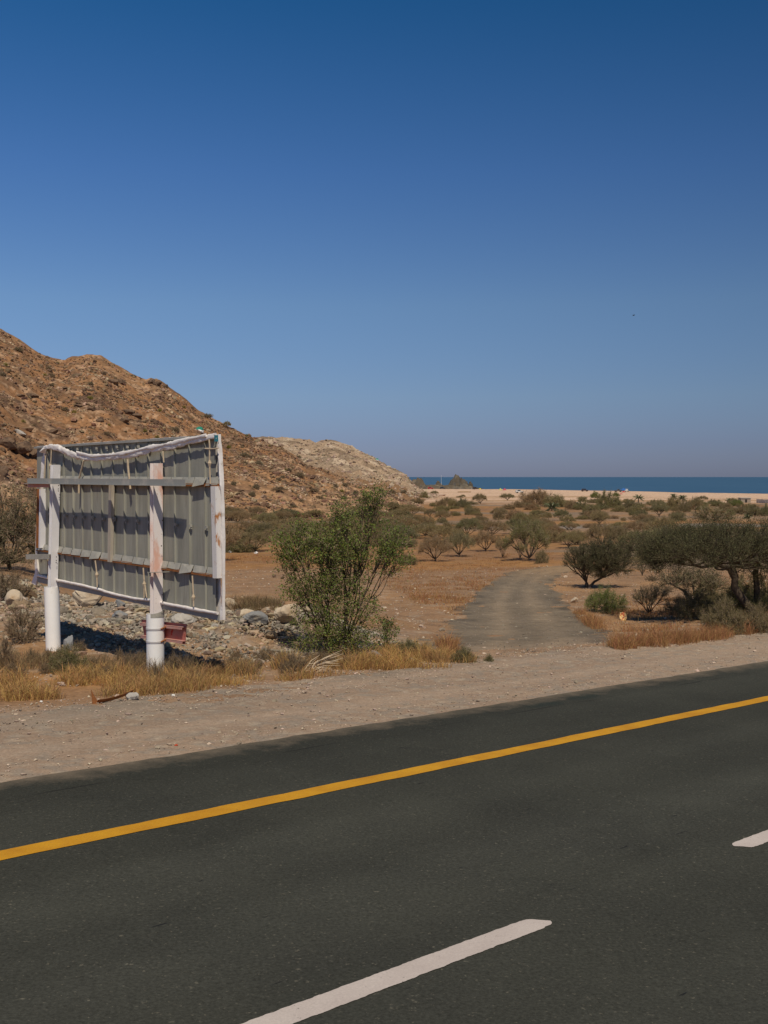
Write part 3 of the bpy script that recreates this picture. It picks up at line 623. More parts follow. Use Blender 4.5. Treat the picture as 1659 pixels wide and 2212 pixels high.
# posts: an H section standing in a white pipe
def post(xt, yt, xb, yb, hw, mt, pipe_pts, hb, holes):
    d0 = .115; T_, B_ = RX(xt, yt, d0), RX(xb, yb, d0); ax = (T_ - B_) / 2; c = (T_ + B_) / 2 - UP * .15; ax = ax + UP * .15; m = MB()
    m.box(c - BA * .0, BN * hw, BA * .006, ax); m.box(c + BA * .12, BN * hw, BA * .006, ax); m.box(c + BA * .06, BN * .005, BA * .0535, ax)
    p = part(m, 'steel_post', mt)
    for x, y in holes:
        q = RX(x, y, .115) - BA * .008; h = MB(); th = np.linspace(0, 2 * np.pi, 8, endpoint=False); h.add([q + BN * .011 * math.cos(t) + UP * .012 * math.sin(t) for t in th] + [q - BA * .004], [[i, (i + 1) % 8, 8] for i in range(8)])
        o = part(h, 'bolt_hole', M['hole'], p)
    (x0, y0), (x1, y1), rad = pipe_pts
    T2 = RX(xb, y0, d0) + BA * .095; B2 = RX(xb + (x1 - x0), y1, d0) + BA * .095
    g = B2.copy(); g[2] = float(zg(g[0], g[1])) - .25
    m = MB(); th = np.linspace(0, 2 * np.pi, 40, endpoint=False); V = []
    n_ = 12
    for k in range(n_):
        cc = lerp(T2, g, k / (n_ - 1)); V.append(cc + rad * (np.cos(th)[:, None] * np.array([1, 0, 0]) + np.sin(th)[:, None] * np.array([0, 1, 0])))
    for k in (0, 1, 2): V.append(lerp(T2, g, k * .06) + (rad - .012) * (np.cos(th)[:, None] * np.array([1, 0, 0]) + np.sin(th)[:, None] * np.array([0, 1, 0])))
    V = np.concatenate(V); f = []
    for k in list(range(n_ - 1)) + [n_, n_ + 1]:
        for j in range(40): f.append([k * 40 + j, (k + 1) * 40 + j, (k + 1) * 40 + (j + 1) % 40, k * 40 + (j + 1) % 40])
    for j in range(40): f.append([j, (j + 1) % 40, n_ * 40 + (j + 1) % 40, n_ * 40 + j])
    m.add(V, f); o = part(m, 'pipe_sleeve', M['pipe'], smooth=True)
    try: o.data.set_sharp_from_angle(angle=.6)
    except Exception: pass
    return T2, g, rad
post(290, 380, 266, 1290, .076, M['white_steel'], ((247, 1294), (263, 1815), .145), 0, [(272, 534), (302, 534), (272, 560), (300, 560), (300, 575), (256, 1068), (286, 1068), (256, 1095), (285, 1095), (284, 1110)])
T2, G2, PR = post(1047, 368, 1046, 1492, .086, M['pink_white'], ((1027, 1498), (1029, 1965), .15), 0, [(1015, 690), (1030, 690), (1040, 795), (1078, 795), (1025, 985), (1070, 985), (1040, 1130), (1040, 1235), (1042, 1275), (1040, 1290), (1030, 1350), (1042, 1350), (1075, 1350), (1040, 1410), (1080, 1405), (1042, 1440), (1072, 1440)])
m = MB(); p0, p1 = RX(985, 1184, .235), RX(1112, 1180, .16); bar(m, p0, p1, .05, .005); bar(m, p0 - UP * .03, p0 - UP * .03 - BA * .03, .006, .035); part(m, 'bracket', M['tab'])
m = MB(); q = T2 + UP * .0; th = np.linspace(-1.9, .3, 14)
rim = [q + (PR + .004) * np.array([math.cos(t), math.sin(t), 0]) for t in th]
m.add([r - UP * .05 for r in rim] + [r + UP * (.015 + .06 * sstep(0, 1, i / 13)) for i, r in enumerate(rim)], [[i, i + 1, i + 15, i + 14] for i in range(13)])
part(m, 'pipe_flap', M['tab'])

# red sign plate strapped to the right-hand pipe
rs = thing('sign_plate', 'back of a faded red sign plate strapped to the white pipe post', 'sign', tuple(G2 + UP * .9))
def rpart(m, name, mt, parent=None):
    o = m.build(name, mt); o.data.transform(__import__('mathutils').Matrix.Translation(-Vector(rs.location))); o.parent = parent or rs; return o
dS = -.075
cs = [RX(922, 1536, dS), RX(1258, 1570, dS), RX(1246, 1722, dS), RX(944, 1664, dS)]
m = MB(); m.add(cs + [c - BN * .012 for c in cs], [[0, 1, 2, 3], [7, 6, 5, 4], [0, 4, 5, 1], [1, 5, 6, 2], [2, 6, 7, 3], [3, 7, 4, 0]]); pl = rpart(m, 'plate', M['red_prim'])
for (xa, ya, xb, yb) in [(925, 1562, 1236, 1592), (930, 1655, 1238, 1697)]:
    p0, p1 = RX(xa, ya, dS + .035), RX(xb, yb, dS + .035); m = MB(); bar(m, p0, p1, .035, .006); bar(m, p0 - UP * .02 + BN * .03, p1 - UP * .02 + BN * .03, .005, .022); rpart(m, 'rail', M['red_fade'])
M['band'] = mat('galvanised_band', (.50, .48, .48), rough=.5, spec=.4)
for yy in (1592, 1687):
    zc = RX(1029, yy, .02)[2]; k = (T2[2] - zc) / (T2[2] - G2[2]); cc = lerp(T2, G2, k); m = MB(); th = np.linspace(0, 2 * np.pi, 40, endpoint=False); V = []
    for rr_, zz_ in ((PR + .001, -.016), (PR + .008, -.016), (PR + .008, .016), (PR + .001, .016)): V.append(cc + UP * zz_ + rr_ * np.stack([np.cos(th), np.sin(th), th * 0], 1))
    f = [[a * 40 + j, a * 40 + (j + 1) % 40, ((a + 1) % 4) * 40 + (j + 1) % 40, ((a + 1) % 4) * 40 + j] for a in range(4) for j in range(40)]
    m.add(np.concatenate(V), f); o = rpart(m, 'band_clamp', M['band'])
    m = MB(); a = cc - BN * .0 + np.array([PR * .72, -PR * .72, 0]); b = RX(1112, yy - 5, dS + .05); m.tube([a, lerp(a, b, .5), b], .014, 6); rpart(m, 'clamp_bolt', M['rust'], o)

# ------------------------------------------------------------------ rocks
def ico(sub):
    import bmesh
    b = bmesh.new(); bmesh.ops.create_icosphere(b, subdivisions=sub, radius=1); b.verts.ensure_lookup_table()
    v = np.array([x.co[:] for x in b.verts]); f = np.array([[q.index for q in p.verts] for p in b.faces]); b.free(); return v, f
ICO = {k: ico(k) for k in (1, 2, 3, 4)}
def rock_verts(rg, sub=3, planes=11, rough=.05, dims=(1, 1, .7)):
    v, f = ICO[sub]; n = rg.normal(size=(planes, 3)); n /= np.linalg.norm(n, axis=1)[:, None]; d = rg.uniform(.42, 1.0, planes)
    r = np.min(np.where(v @ n.T > .05, d / np.maximum(v @ n.T, .05), 9), axis=1); r = np.minimum(r, 1.05)
    p = v * r[:, None]; k = rg.uniform(0, 9)
    p = p * (1 + rough * 2 * (fbm(p[:, 0] * 2 + p[:, 2] * 1.3 + k, p[:, 1] * 2 - p[:, 2] * 1.7 + k, .6, 4, 5) - .5))[:, None]
    return p * np.array(dims), f
STONE_R = [(.88, .86, .84), (1.0, .78, .58), (1.35, 1.18, .98), (.66, .66, .68), (.9, .64, .43), (1.15, 1.0, .84), (.74, .66, .58)]
M['stone'] = mat('rubble_stone', (.30, .265, .22), (.21, .19, .165), sc=3, rough=.95, spec=.1, bump=.6, bsc=14, objr=STONE_R, fine=.2, fsc=9)
M['stone_i'] = mat('rubble_chips', (.30, .245, .195), rough=.95, spec=.1, island=.42)
M['pale_rock'] = mat('pale_limestone', (.58, .49, .38), (.46, .35, .245), sc=2.2, rough=.95, spec=.1, bump=.9, bsc=7, c3=(.30, .19, .10), sc3=3.5, lo3=.58, hi3=.7, fine=.15, fsc=8)  # brown blotches put the shade of crevices into the rock colour
M['grey_rock'] = mat('grey_slate', (.27, .27, .275), (.20, .20, .205), sc=3, rough=.9, spec=.15, bump=.8, bsc=10, c3=(.36, .31, .25), sc3=3, lo3=.58, hi3=.68)
M['concrete'] = mat('broken_concrete', (.46, .425, .39), (.38, .35, .32), sc=7, rough=.95, bump=.7, bsc=20)
M['dark_rock'] = mat('dark_rock', (.115, .078, .058), (.20, .13, .085), sc=1.3, rough=.95, spec=.1, bump=.9, bsc=3.5, c3=(.06, .045, .038), sc3=2.2, lo3=.58, hi3=.66)
def px_size(p, w): return w * math.hypot(p[0], p[1]) / F
def place_rock(px, py, w, h, mt, label, seed, cat='boulder', depth=.8, planes=11, name='boulder', group=None, sub=4, tilt=0, fn=zg, rz=None):
    rg = np.random.default_rng(seed); p = hit(px, py, fn=fn); W_, H_ = px_size(p, w) / 2, px_size(p, h) / 2
    v, f = rock_verts(rg, sub, planes, .10, (1, 1, 1))
    lo, hi_ = v.min(0), v.max(0); v = (v - (lo + hi_) / 2) / ((hi_ - lo) / 2)
    v = v * np.array([W_, W_ * depth, H_ * 1.12]); a = tilt; v = np.stack([v[:, 0] * math.cos(a) - v[:, 2] * math.sin(a), v[:, 1], v[:, 0] * math.sin(a) + v[:, 2] * math.cos(a)], 1)
    m = MB(); m.add(v, f); o = m.build(name, mt); o.location = (p[0], p[1] + W_ * depth * .6, p[2] + H_ * .82); o.rotation_euler[2] = rg.uniform(-.3, .3) if rz is None else rz
    return tag(o, label, cat, group)
place_rock(190, 1313, 78, 46, M['pale_rock'], 'largest pale slab of rock, under the billboard at the top of the rubble bank', 1, tilt=.12)
place_rock(27, 1310, 37, 36, M['pale_rock'], 'squarish tan boulder left of the left billboard post, at the photo edge', 2, planes=7, tilt=-.35)
place_rock(619, 1352, 58, 50, M['pale_rock'], 'big rounded pale boulder just left of the green shrub', 3, planes=14)
place_rock(494, 1318, 26, 28, M['pale_rock'], 'upright pale boulder beside the lower right corner of the billboard', 4)
place_rock(535, 1336, 34, 20, M['pale_rock'], 'low cream boulder between the billboard and the big rounded boulder', 5)
place_rock(394, 1352, 56, 27, M['concrete'], 'flat light grey slab behind the red sign plate', 6, planes=8)
place_rock(553, 1350, 52, 30, M['grey_rock'], 'broad dark grey boulder on the bank, right of the billboard', 7)
place_rock(462, 1359, 21, 12, M['concrete'], 'small whitish stone lying right of the red sign plate', 8, cat='stone', name='stone')
place_rock(146, 1409, 22, 36, M['grey_rock'], 'upright grey stone standing against the left billboard pipe', 9, planes=14)
place_rock(256, 1336, 38, 17, M['grey_rock'], 'long grey slab leaning on the bank between the two posts', 10, tilt=.3)
place_rock(259, 1316, 20, 22, M['grey_rock'], 'pointed grey boulder behind the long grey slab', 11)
place_rock(147, 1321, 17, 15, M['pale_rock'], 'small pale rock below the largest slab, right of the left post', 12, cat='stone', name='stone')
place_rock(107, 1313, 34, 42, M['pale_rock'], 'pinkish broken rock behind the left billboard pipe', 13)
place_rock(812, 1424, 26, 19, M['grey_rock'], 'bluish stone at the foot of the green shrub, on its right', 14, cat='stone', name='stone')
place_rock(884, 1432, 26, 11, M['concrete'], 'flat pale stone in the golden grass right of the green shrub', 15, cat='stone', name='stone')
place_rock(592, 1248, 9, 7, M['dark_rock'], 'round black stone left of the green shrub, left one of a pair', 16, cat='stone', name='stone', sub=3)
place_rock(610, 1250, 9, 7, M['dark_rock'], 'round black stone left of the green shrub, right one of a pair', 17, cat='stone', name='stone', sub=3)
place_rock(284, 1514, 28, 18, M['concrete'], 'broken chunk of concrete lying behind the rusty strip by the roadside', 18, cat='concrete chunk', name='concrete_chunk', planes=7)
place_rock(1262, 1338, 20, 10, M['pale_rock'], 'pale stone among orange grass on the right edge of the track', 19, cat='stone', name='stone', sub=3)
place_rock(1242, 1302, 18, 12, M['pale_rock'], 'pale stone under the low green shrub by the track', 20, cat='stone', name='stone', sub=3)
place_rock(1508, 1364, 8, 8, M['concrete'], 'small white stone in the shade of the large umbrella thorn', 21, cat='stone', name='stone', sub=3)
for k_, (a_, b_, c_) in enumerate([(1133, 1440, 12), (1105, 1470, 10)]): pass

# rubble: individual stones on the bank, chips as one mass
protos = []
for k_ in range(8):
    m = MB(); v, f = rock_verts(np.random.default_rng(50 + k_), 3, 8, .03, (1, .8, .7)); m.add(v, f); protos.append(m)
def bank_pts(n, rg, s0=-13, s1=1.3, q0=-3.6, q1=.9):
    s_ = rg.uniform(s0, s1, n); q = q0 + (q1 - q0) * rg.beta(2.2, 1.5, n)
    x = -1.75 + .6 * q + .8 * s_; y = 25 + .8 * q - .6 * s_; return x, y
rg = np.random.default_rng(12); x, y = bank_pts(250, rg); z = zg(x, y)
meshes = []
for k_ in range(250):
    r = rg.lognormal(-2.6, .5); r = min(r, .28)
    if k_ < 8: o = protos[k_].build('rubble_stone', M['stone']); meshes.append(o.data)
    else: o = bpy.data.objects.new('rubble_stone', meshes[k_ % 8]); COL.objects.link(o)
    o.location = (x[k_], y[k_], z[k_] + r * .22); o.scale = (r, r, r * rg.uniform(.7, 1.2)); o.rotation_euler = (rg.uniform(-.4, .4), rg.uniform(-.4, .4), rg.uniform(0, 6.3))
    tag(o, 'broken stone among the heaped rubble of the bank behind the billboard', 'stone', 'stones of the rubble bank')
def scatter_rocks(name, x, y, z, r, mt, seed, sub=1, flat=.65, keep=.35):
    v, f = ICO[sub]; n = len(x); rg = np.random.default_rng(seed)
    jit = rg.uniform(.45, 1.2, (n, len(v), 1)) * np.stack([rg.uniform(.8, 1.4, n), rg.uniform(.7, 1.1, n), rg.uniform(.7, 1.2, n)], 1)[:, None]; a = rg.uniform(0, 6.283, n); c, s = np.cos(a)[:, None], np.sin(a)[:, None]
    P = v[None] * jit * np.array([1, .8, flat]); P = np.stack([P[..., 0] * c - P[..., 1] * s, P[..., 0] * s + P[..., 1] * c, P[..., 2]], -1) * r[:, None, None]
    P = P + np.stack([x, y, z + r * keep * flat], -1)[:, None]
    m = MB(); m.add(P.reshape(-1, 3), (f[None] + (np.arange(n) * len(v))[:, None, None]).reshape(-1, 3)); return tag(m.build(name, mt), kind='stuff')
ICO[0] = ICO[1] if False else (np.array([[0, 0, 1], [.894, 0, .447], [.276, .851, .447], [-.724, .526, .447], [-.724, -.526, .447], [.276, -.851, .447], [.724, .526, -.447], [-.276, .851, -.447], [-.894, 0, -.447], [-.276, -.851, -.447], [.724, -.526, -.447], [0, 0, -1]]),
    np.array([[0, 1, 2], [0, 2, 3], [0, 3, 4], [0, 4, 5], [0, 5, 1], [1, 6, 2], [2, 6, 7], [2, 7, 3], [3, 7, 8], [3, 8, 4], [4, 8, 9], [4, 9, 5], [5, 9, 10], [5, 10, 1], [1, 10, 6], [11, 7, 6], [11, 8, 7], [11, 9, 8], [11, 10, 9], [11, 6, 10]]))
M['chips'] = mat('stone_chips', (.32, .235, .16), (.27, .235, .195), sc=.9, lo=.46, hi=.54, rough=.95, spec=.1, island=.5, coord='World', c3=(.40, .34, .27), sc3=1.7, lo3=.58, hi3=.6)
M['gravel_i'] = mat('gravel_stones', (.40, .315, .245), rough=.95, spec=.1, island=.45)
M['track_i'] = mat('track_stones', (.25, .21, .17), rough=.95, spec=.1, island=.4)
M['hillrock'] = mat('hill_rocks', (.28, .175, .108), (.14, .092, .064), sc=.12, rough=.95, spec=.1, island=.45, coord='World', c3=(.40, .29, .20), sc3=.10, lo3=.52, hi3=.6)
rg = np.random.default_rng(5); x, y = bank_pts(38000, rg, -13.5, 2.4, -5.4, 1.4)
scatter_rocks('rubble', x, y, zg(x, y), np.minimum(rg.lognormal(-3.75, .66, 38000), .14), M['chips'], 5, 0)
# loose gravel on the shoulder, the track edge and the dirt
def by_road(n, rg, T0, T1, D0, D1, p=1.0):
    T = T0 + (T1 - T0) * rg.beta(1.15, 1.5, n); D = D0 + (D1 - D0) * rg.random(n) ** p; return road_xy(D, T)
x, y = by_road(20000, rg, -1, 40, 10.5, 14.4, .8); r = np.minimum(rg.lognormal(-4.6, .5, 20000), .045)
k_ = (np.abs(road_D(x, y) - 11.9) > .75) | (rg.random(len(x)) < .3); x, y, r = x[k_], y[k_], r[k_]
zz = np.where(road_D(x, y) > 13, zg(x, y) + .01, road_z(x, y) - .008)
scatter_rocks('loose_gravel', x, y, zz, r, M['gravel_i'], 6, 0, .5)
x = rg.uniform(-10, 24, 22000); y = 17 + 60 * rg.random(22000) ** 1.5; k_ = (road_D(x, y) > 14.2)
x, y = x[k_], y[k_]; r = np.minimum(rg.lognormal(-3.95, .55, len(x)), .11); scatter_rocks('scattered_stones', x, y, zg(x, y), r, M['gravel_i'], 8, 0)
i_ = rg.integers(0, 240, 5000); j_ = rg.beta(.8, .8, 5000); x = Lp[i_, 0] + (Rp - Lp)[i_, 0] * (j_ * 1.1 - .05); y = Lp[i_, 1] + (Rp - Lp)[i_, 1] * (j_ * 1.1 - .05)
scatter_rocks('track_gravel', x, y, zg(x, y) + .04, np.minimum(rg.lognormal(-4.5, .5, 5000), .05), M['track_i'], 18, 0)
# rocks on the hills
def hill_pts(h, n, rg, a0, a1, t0=.02, t1=.99):
    a = rg.uniform(a0, a1, n); t = rg.uniform(t0, t1, n); R, f0 = h.RF(a); r = f0 + (R - f0) * t; x, y = np.sin(a) * r, np.cos(a) * r; return x, y, h.z(a, r)
x, y, z = hill_pts(front, 30000, rg, -21 * D2R, 2 * D2R); keep = fbm(x, y, 14, 3, 221) + .3 * rg.random(len(x)) > .5
x, y, z = x[keep], y[keep], z[keep]; r = np.minimum(rg.lognormal(-1.45, .5, len(x)), 1.2)
scatter_rocks('hill_rocks', x, y, z, r, M['hillrock'], 9, 0, .7, .25)
M['farrock'] = mat('far_hill_rocks', (.36, .27, .20), rough=.95, spec=.1, island=.4)
x, y, z = hill_pts(farh, 2500, rg, -8 * D2R, 3 * D2R, .3); r = np.minimum(rg.lognormal(-.5, .4, len(x)), 2)
scatter_rocks('far_hill_rocks', x, y, z, r, M['farrock'], 10, 0, .7, .2)
def P2(x, y): return (x / 2.844, 699.9 + y / 2.844)
for k_, (cx, cy, w_, h_) in enumerate([(690, 350, 70, 30), (740, 350, 55, 34), (925, 350, 50, 34), (965, 365, 55, 30), (790, 540, 70, 34), (840, 560, 60, 30), (760, 590, 60, 32), (185, 435, 90, 26), (120, 440, 60, 22), (470, 310, 70, 20), (395, 390, 55, 18), (40, 730, 110, 70), (120, 760, 120, 80), (200, 790, 90, 70), (20, 900, 60, 60), (560, 520, 50, 24), (480, 500, 60, 20), (610, 590, 50, 22), (900, 420, 40, 20), (1010, 380, 40, 22), (330, 660, 50, 30)]):
    place_rock(*P2(cx, cy + h_ * .5), w_ / 2.844, h_ / 2.844, M['dark_rock'], 'dark brown rock outcrop standing out of the slope of the hill', 200 + k_, cat='rock outcrop', name='rock_outcrop', group='dark outcrops on the hillside', sub=3, fn=surf)
place_rock(*P2(120, 680), 26, 9, M['concrete'], 'long white rock high on the hillside at the left edge', 260, cat='rock', name='hill_rock', fn=surf, tilt=-.5, sub=3)

# ------------------------------------------------------------------ rocks standing in the sea
M['stack'] = mat('sea_rock', (.115, .092, .066), (.21, .175, .13), sc=.22, rough=.95, spec=.1, bump=1, bsc=.6, c3=(.11, .10, .09), sc3=.35, lo3=.52, hi3=.66, lo=.5, hi=.66)
def sea_rock(pts, ybase, dist, label, name='sea_rock', depth=.7, seed=0):
    """a crag: its outline widened into a body, roughened"""
    sc = dist / F; xs = np.array([p[0] for p in pts], float); ht = np.array([(ybase - p[1]) * sc for p in pts]); u = np.linspace(0, 1, 90); n = 40
    xx = np.interp(u, np.linspace(0, 1, len(xs)), xs); hh = np.interp(xx, xs, ht); hh = np.maximum(hh * (1 + .18 * (fbm(xx * .6, xx * 0 + seed, 1.0, 3, seed) - .5)), .02)
    X = (xx - xx.mean()) * sc; half = (xs[-1] - xs[0]) * sc / 2 * depth
    k = np.linspace(-1, 1, n); KK, XX = np.meshgrid(k, X, indexing='ij'); H = hh[None] * (1 - np.abs(KK) ** 1.7)
    rough = (ridged(XX + 50 * seed, KK * half * 1.0 + H * .8, 3.4, 4, seed) - .5); H = H * (1 + .42 * rough) - .4 * (np.abs(KK) > .97)
    w_ = half * np.sqrt(np.clip(hh / hh.max(), .15, 1))[None]
    px = (xx.mean() - 829.5) / F * dist; zb = CAM_Z - (ybase - 1030) / F * dist
    m = MB(); m.add(np.stack([XX + (fbm(KK * 9, XX, 3, 2, seed) - .5) * 1.2, KK * w_ + rough * 1.5, H], -1), grid_faces(n, 90))
    o = m.build(name, M['stack']); o.location = (px, dist, zb); return tag(o, label, 'sea rock')
sea_rock([(962, 1053), (970, 1046), (976, 1036), (980, 1031), (984, 1027), (987.5, 1025.5), (991, 1027), (994, 1033), (998, 1034), (1004, 1037), (1009, 1041), (1012, 1048), (1014, 1053)], 1054, 905, 'tallest craggy sea rock standing at the end of the beach', seed=1)
sea_rock([(1011, 1053), (1013, 1046), (1015, 1039.5), (1017, 1040), (1018.5, 1044), (1020, 1045), (1022, 1053)], 1054, 900, 'thin needle of rock at the right foot of the tallest sea rock', seed=2)
sea_rock([(939, 1052), (943, 1044), (945, 1040), (949, 1039.5), (951, 1044), (955, 1047), (957, 1052)], 1053, 910, 'small squarish sea rock left of the thin mast', seed=3)
sea_rock([(884, 1056), (889, 1040), (895, 1037), (902, 1034.5), (910, 1034.5), (914, 1038), (917, 1044), (920, 1049), (924, 1056)], 1057, 860, 'broad two-humped rock beside the foot of the far hill', seed=4)
sea_rock([(915, 1056), (921, 1048.5), (935, 1047.5), (950, 1048), (965, 1048), (985, 1050), (1005, 1050), (1020, 1051), (1030, 1053), (1045, 1056)], 1057, 880, 'low dark shelf of rock around the foot of the sea rocks', depth=.25, seed=5)

# ------------------------------------------------------------------ plants
def kmeans(P, k, rg, it=6):
    k = min(k, len(P)); C = P[rg.choice(len(P), k, replace=False)].copy()
    for _ in range(it):
        l = np.argmin(((P[:, None] - C[None]) ** 2).sum(-1), 1)
        for j in range(k):
            if (l == j).any(): C[j] = P[l == j].mean(0)
    return l, C
def bez(a, b, c, n=6):
    t = np.linspace(0, 1, n)[:, None]; return (1 - t) ** 2 * a + 2 * t * (1 - t) * b + t * t * c
def skeleton(m, tips, fork, n1, n2, r1, rg, sides=(6, 4, 3), droop=.15, wander=.06, rtip=.15, up=None):
    """limbs from a fork to every tip, through two levels of branching; returns the direction at each tip"""
    dirs = np.zeros_like(tips); l1, C1 = kmeans(tips, n1, rg)
    size = np.linalg.norm(tips.max(0) - tips.min(0))
    def curve(a, b, bend, n=6):
        mid = (a + b) / 2 + rg.normal(0, wander * np.linalg.norm(b - a), 3); mid[2] += bend * np.linalg.norm(b - a); return bez(a, mid, b, n)
    for j in range(len(C1)):
        T = tips[l1 == j]
        if not len(T): continue
        node = fork + (T.mean(0) - fork) * .5; node[2] -= droop * .3 * size
        q = curve(fork, node, -.08); m.tube(q, np.linspace(r1, r1 * .62, len(q)), sides[0], cap=False)
        l2, C2 = kmeans(T, n2, rg)
        idx = np.where(l1 == j)[0]
        for i in range(len(C2)):
            T2 = T[l2 == i]
            if not len(T2): continue
            nd = node + (T2.mean(0) - node) * .6; q = curve(node, nd, -.05); m.tube(q, np.linspace(r1 * .55, r1 * .3, len(q)), sides[1], cap=False)
            for kk_, t in zip(idx[l2 == i], T2):
                q = curve(nd, t, .03, 5); m.tube(q, np.linspace(r1 * .26, r1 * rtip, 5), sides[2], cap=False); d = q[-1] - q[-2]; dirs[kk_] = d / (np.linalg.norm(d) + 1e-9)
    return dirs
def sprays(m, tips, dirs, rg, ntw, ltw, wtw, nlf, slf, bias=(.6, .7, .15), aspect=.5, mt=0, ml=1, leafspread=.03, inner=0.):
    n = len(tips) * ntw; base = np.repeat(tips, ntw, 0); dd = np.repeat(dirs, ntw, 0)
    d = dd * bias[0] + rg.normal(size=(n, 3)) * bias[1] + np.array([0, 0, bias[2]]); d /= np.linalg.norm(d, axis=1)[:, None]
    L = ltw * rg.uniform(.5, 1.15, n)
    base = base - dd * (rg.random(n) * inner)[:, None]
    tip = base + d * L[:, None]; s = np.cross(d, rg.normal(size=(n, 3))); s /= np.linalg.norm(s, axis=1)[:, None] + 1e-9
    V = np.stack([base - s * wtw, base + s * wtw, tip], 1).reshape(-1, 3); m.add(V, np.arange(n * 3).reshape(-1, 3), mt)
    if nlf:
        k = n * nlf; t = rg.uniform(.15, 1.05, k); i = np.repeat(np.arange(n), nlf); c = base[i] + d[i] * (L[i] * t)[:, None] + rg.normal(0, leafspread, (k, 3))
        a = rg.normal(size=(k, 3)) + d[i] * .8; a /= np.linalg.norm(a, axis=1)[:, None]; b = np.cross(a, rg.normal(size=(k, 3))); b /= np.linalg.norm(b, axis=1)[:, None] + 1e-9
        sz = (slf * rg.uniform(.6, 1.3, k))[:, None]
        V = np.stack([c - a * sz, c + b * sz * aspect, c + a * sz, c - b * sz * aspect], 1).reshape(-1, 3); m.add(V, np.arange(k * 4).reshape(-1, 4), ml)
def umbrella(rg, n, rx, ry, ztop, zlow, thick, lobes=5):
    a = rg.uniform(0, 6.283, n); r = np.sqrt(rg.uniform(.01, 1, n)); ph = rg.uniform(0, 6.28); rim = 1 + .16 * np.sin(3 * a + ph) + .1 * np.sin(5 * a + 2 * ph)
    z = ztop - (ztop - zlow) * r ** 2.3 - rg.random(n) * thick * (1 - .4 * r) + .05 * np.sin(4 * a + r * 5 + ph); return np.stack([rx * r * rim * np.cos(a), ry * r * rim * np.sin(a), z], 1)
def dome(rg, n, rx, ry, h, z0=.1, inner=.5):
    v = rg.normal(size=(n, 3)); v[:, 2] = np.abs(v[:, 2]); v /= np.linalg.norm(v, axis=1)[:, None]; ph = rg.uniform(0, 6.28)
    r = (inner + (1 - inner) * rg.random(n) ** .6) * (1 + .16 * np.sin(3 * np.arctan2(v[:, 1], v[:, 0]) + ph) + .1 * np.sin(7 * v[:, 2] + ph))
    return v * r[:, None] * np.array([rx, ry, h - z0]) + np.array([0, 0, z0])
def make_plant(name, kind, seed, label, cat, leaf, group=None, twig='twig', hide=False):
    """one plant of unit height (its spread about 2 for umbrella thorns): > trunk, crown"""
    rg = np.random.default_rng(seed); root = thing(name, label, cat, (0, 0, -500), group); tr = MB(); cr = MB()
    if kind == 'umbrella':
        tips = umbrella(rg, 150, 1.0, 1.0, 1.0, .56, .34); fork = np.array([rg.uniform(-.08, .08), rg.uniform(-.08, .08), .09])
        for k in range(rg.integers(2, 4)):
            b = np.array([rg.uniform(-.05, .05), rg.uniform(-.05, .05), -.06]); tr.tube(bez(b, (b + fork) / 2 + rg.normal(0, .03, 3), fork), [.04, .036, .032, .03, .027, .025], 6)
        d = skeleton(tr, tips, fork, 8, 4, .024, rg, droop=.02); sprays(cr, tips, d, rg, 20, .22, .0045, 8, .0135, (.75, .6, .08), leafspread=.02, inner=.12)
    elif kind == 'bush':
        tips = dome(rg, 180, 1.0, 1.0, .90, .04, .42); fork = np.array([0, 0, .08]); tr.tube([[0, 0, -.08], [0, 0, .02], fork], [.05, .045, .04], 6)
        d = skeleton(tr, tips, fork, 9, 4, .025, rg, droop=.0); sprays(cr, tips, d, rg, 18, .22, .0045, 8, .0155, (.75, .7, .15), leafspread=.025, inner=.2)
    elif kind == 'vee':
        tips = umbrella(rg, 90, .8, .8, 1.0, .72, .5); tips[:, 2] = np.maximum(tips[:, 2], .3); fork = np.array([0, 0, .04]); tr.tube([[0, 0, -.08], [0, 0, -.02], fork], [.05, .045, .04], 6)
        d = skeleton(tr, tips, fork, 9, 4, .022, rg, droop=-.02); sprays(cr, tips, d, rg, 17, .20, .0045, 4, .017, (.8, .6, .2), leafspread=.02, inner=.2)
    elif kind == 'wispy':
        tips = dome(rg, 170, 1.0, 1.0, .85, .06, .5); fork = np.array([0, 0, .05]); tr.tube([[0, 0, -.08], [0, 0, .0], fork], [.04, .04, .03], 6)
        d = skeleton(tr, tips, fork, 12, 4, .016, rg, droop=.0); sprays(cr, tips, d, rg, 16, .26, .005, 3, .02, (.9, .4, .35), leafspread=.02, inner=.3, aspect=.35)
    elif kind == 'dry':
        tips = dome(rg, 120, 1.0, 1.0, .85, .05, .4); fork = np.array([0, 0, .02]); tr.tube([[0, 0, -.06], [0, 0, .0], fork], [.03, .03, .03], 5)
        d = skeleton(tr, tips, fork, 14, 4, .014, rg, droop=0, rtip=.2); sprays(cr, tips, d, rg, 26, .22, .006, 0, .02, (.6, .8, .25), inner=.35)
    tb = tr.build('trunk', M['bark'], root, smooth=True); co = cr.build('crown', [M[twig], M[leaf]], root); return root
G_T = 'umbrella thorn trees on the plain'; G_B = 'thorn bushes on the plain'
PROT = {}
PROT['A'] = [make_plant('thorn_tree', 'umbrella', 600 + k, 'x', 'tree', l, G_T) for k, l in enumerate(['leaf', 'leaf', 'leaf_dark', 'leaf'])]
PROT['B'] = [make_plant('thorn_bush', 'bush', 620 + k, 'x', 'bush', l, G_B) for k, l in enumerate(['leaf', 'leaf_dark', 'leaf'])]
PROT['C'] = [make_plant('thorn_bush', 'vee', 640 + k, 'x', 'bush', l, G_B) for k, l in enumerate(['leaf', 'leaf'])]
PROT['H'] = [make_plant('hill_shrub', 'bush', 650 + k, 'x', 'shrub', 'leaf_grey') for k in range(2)]
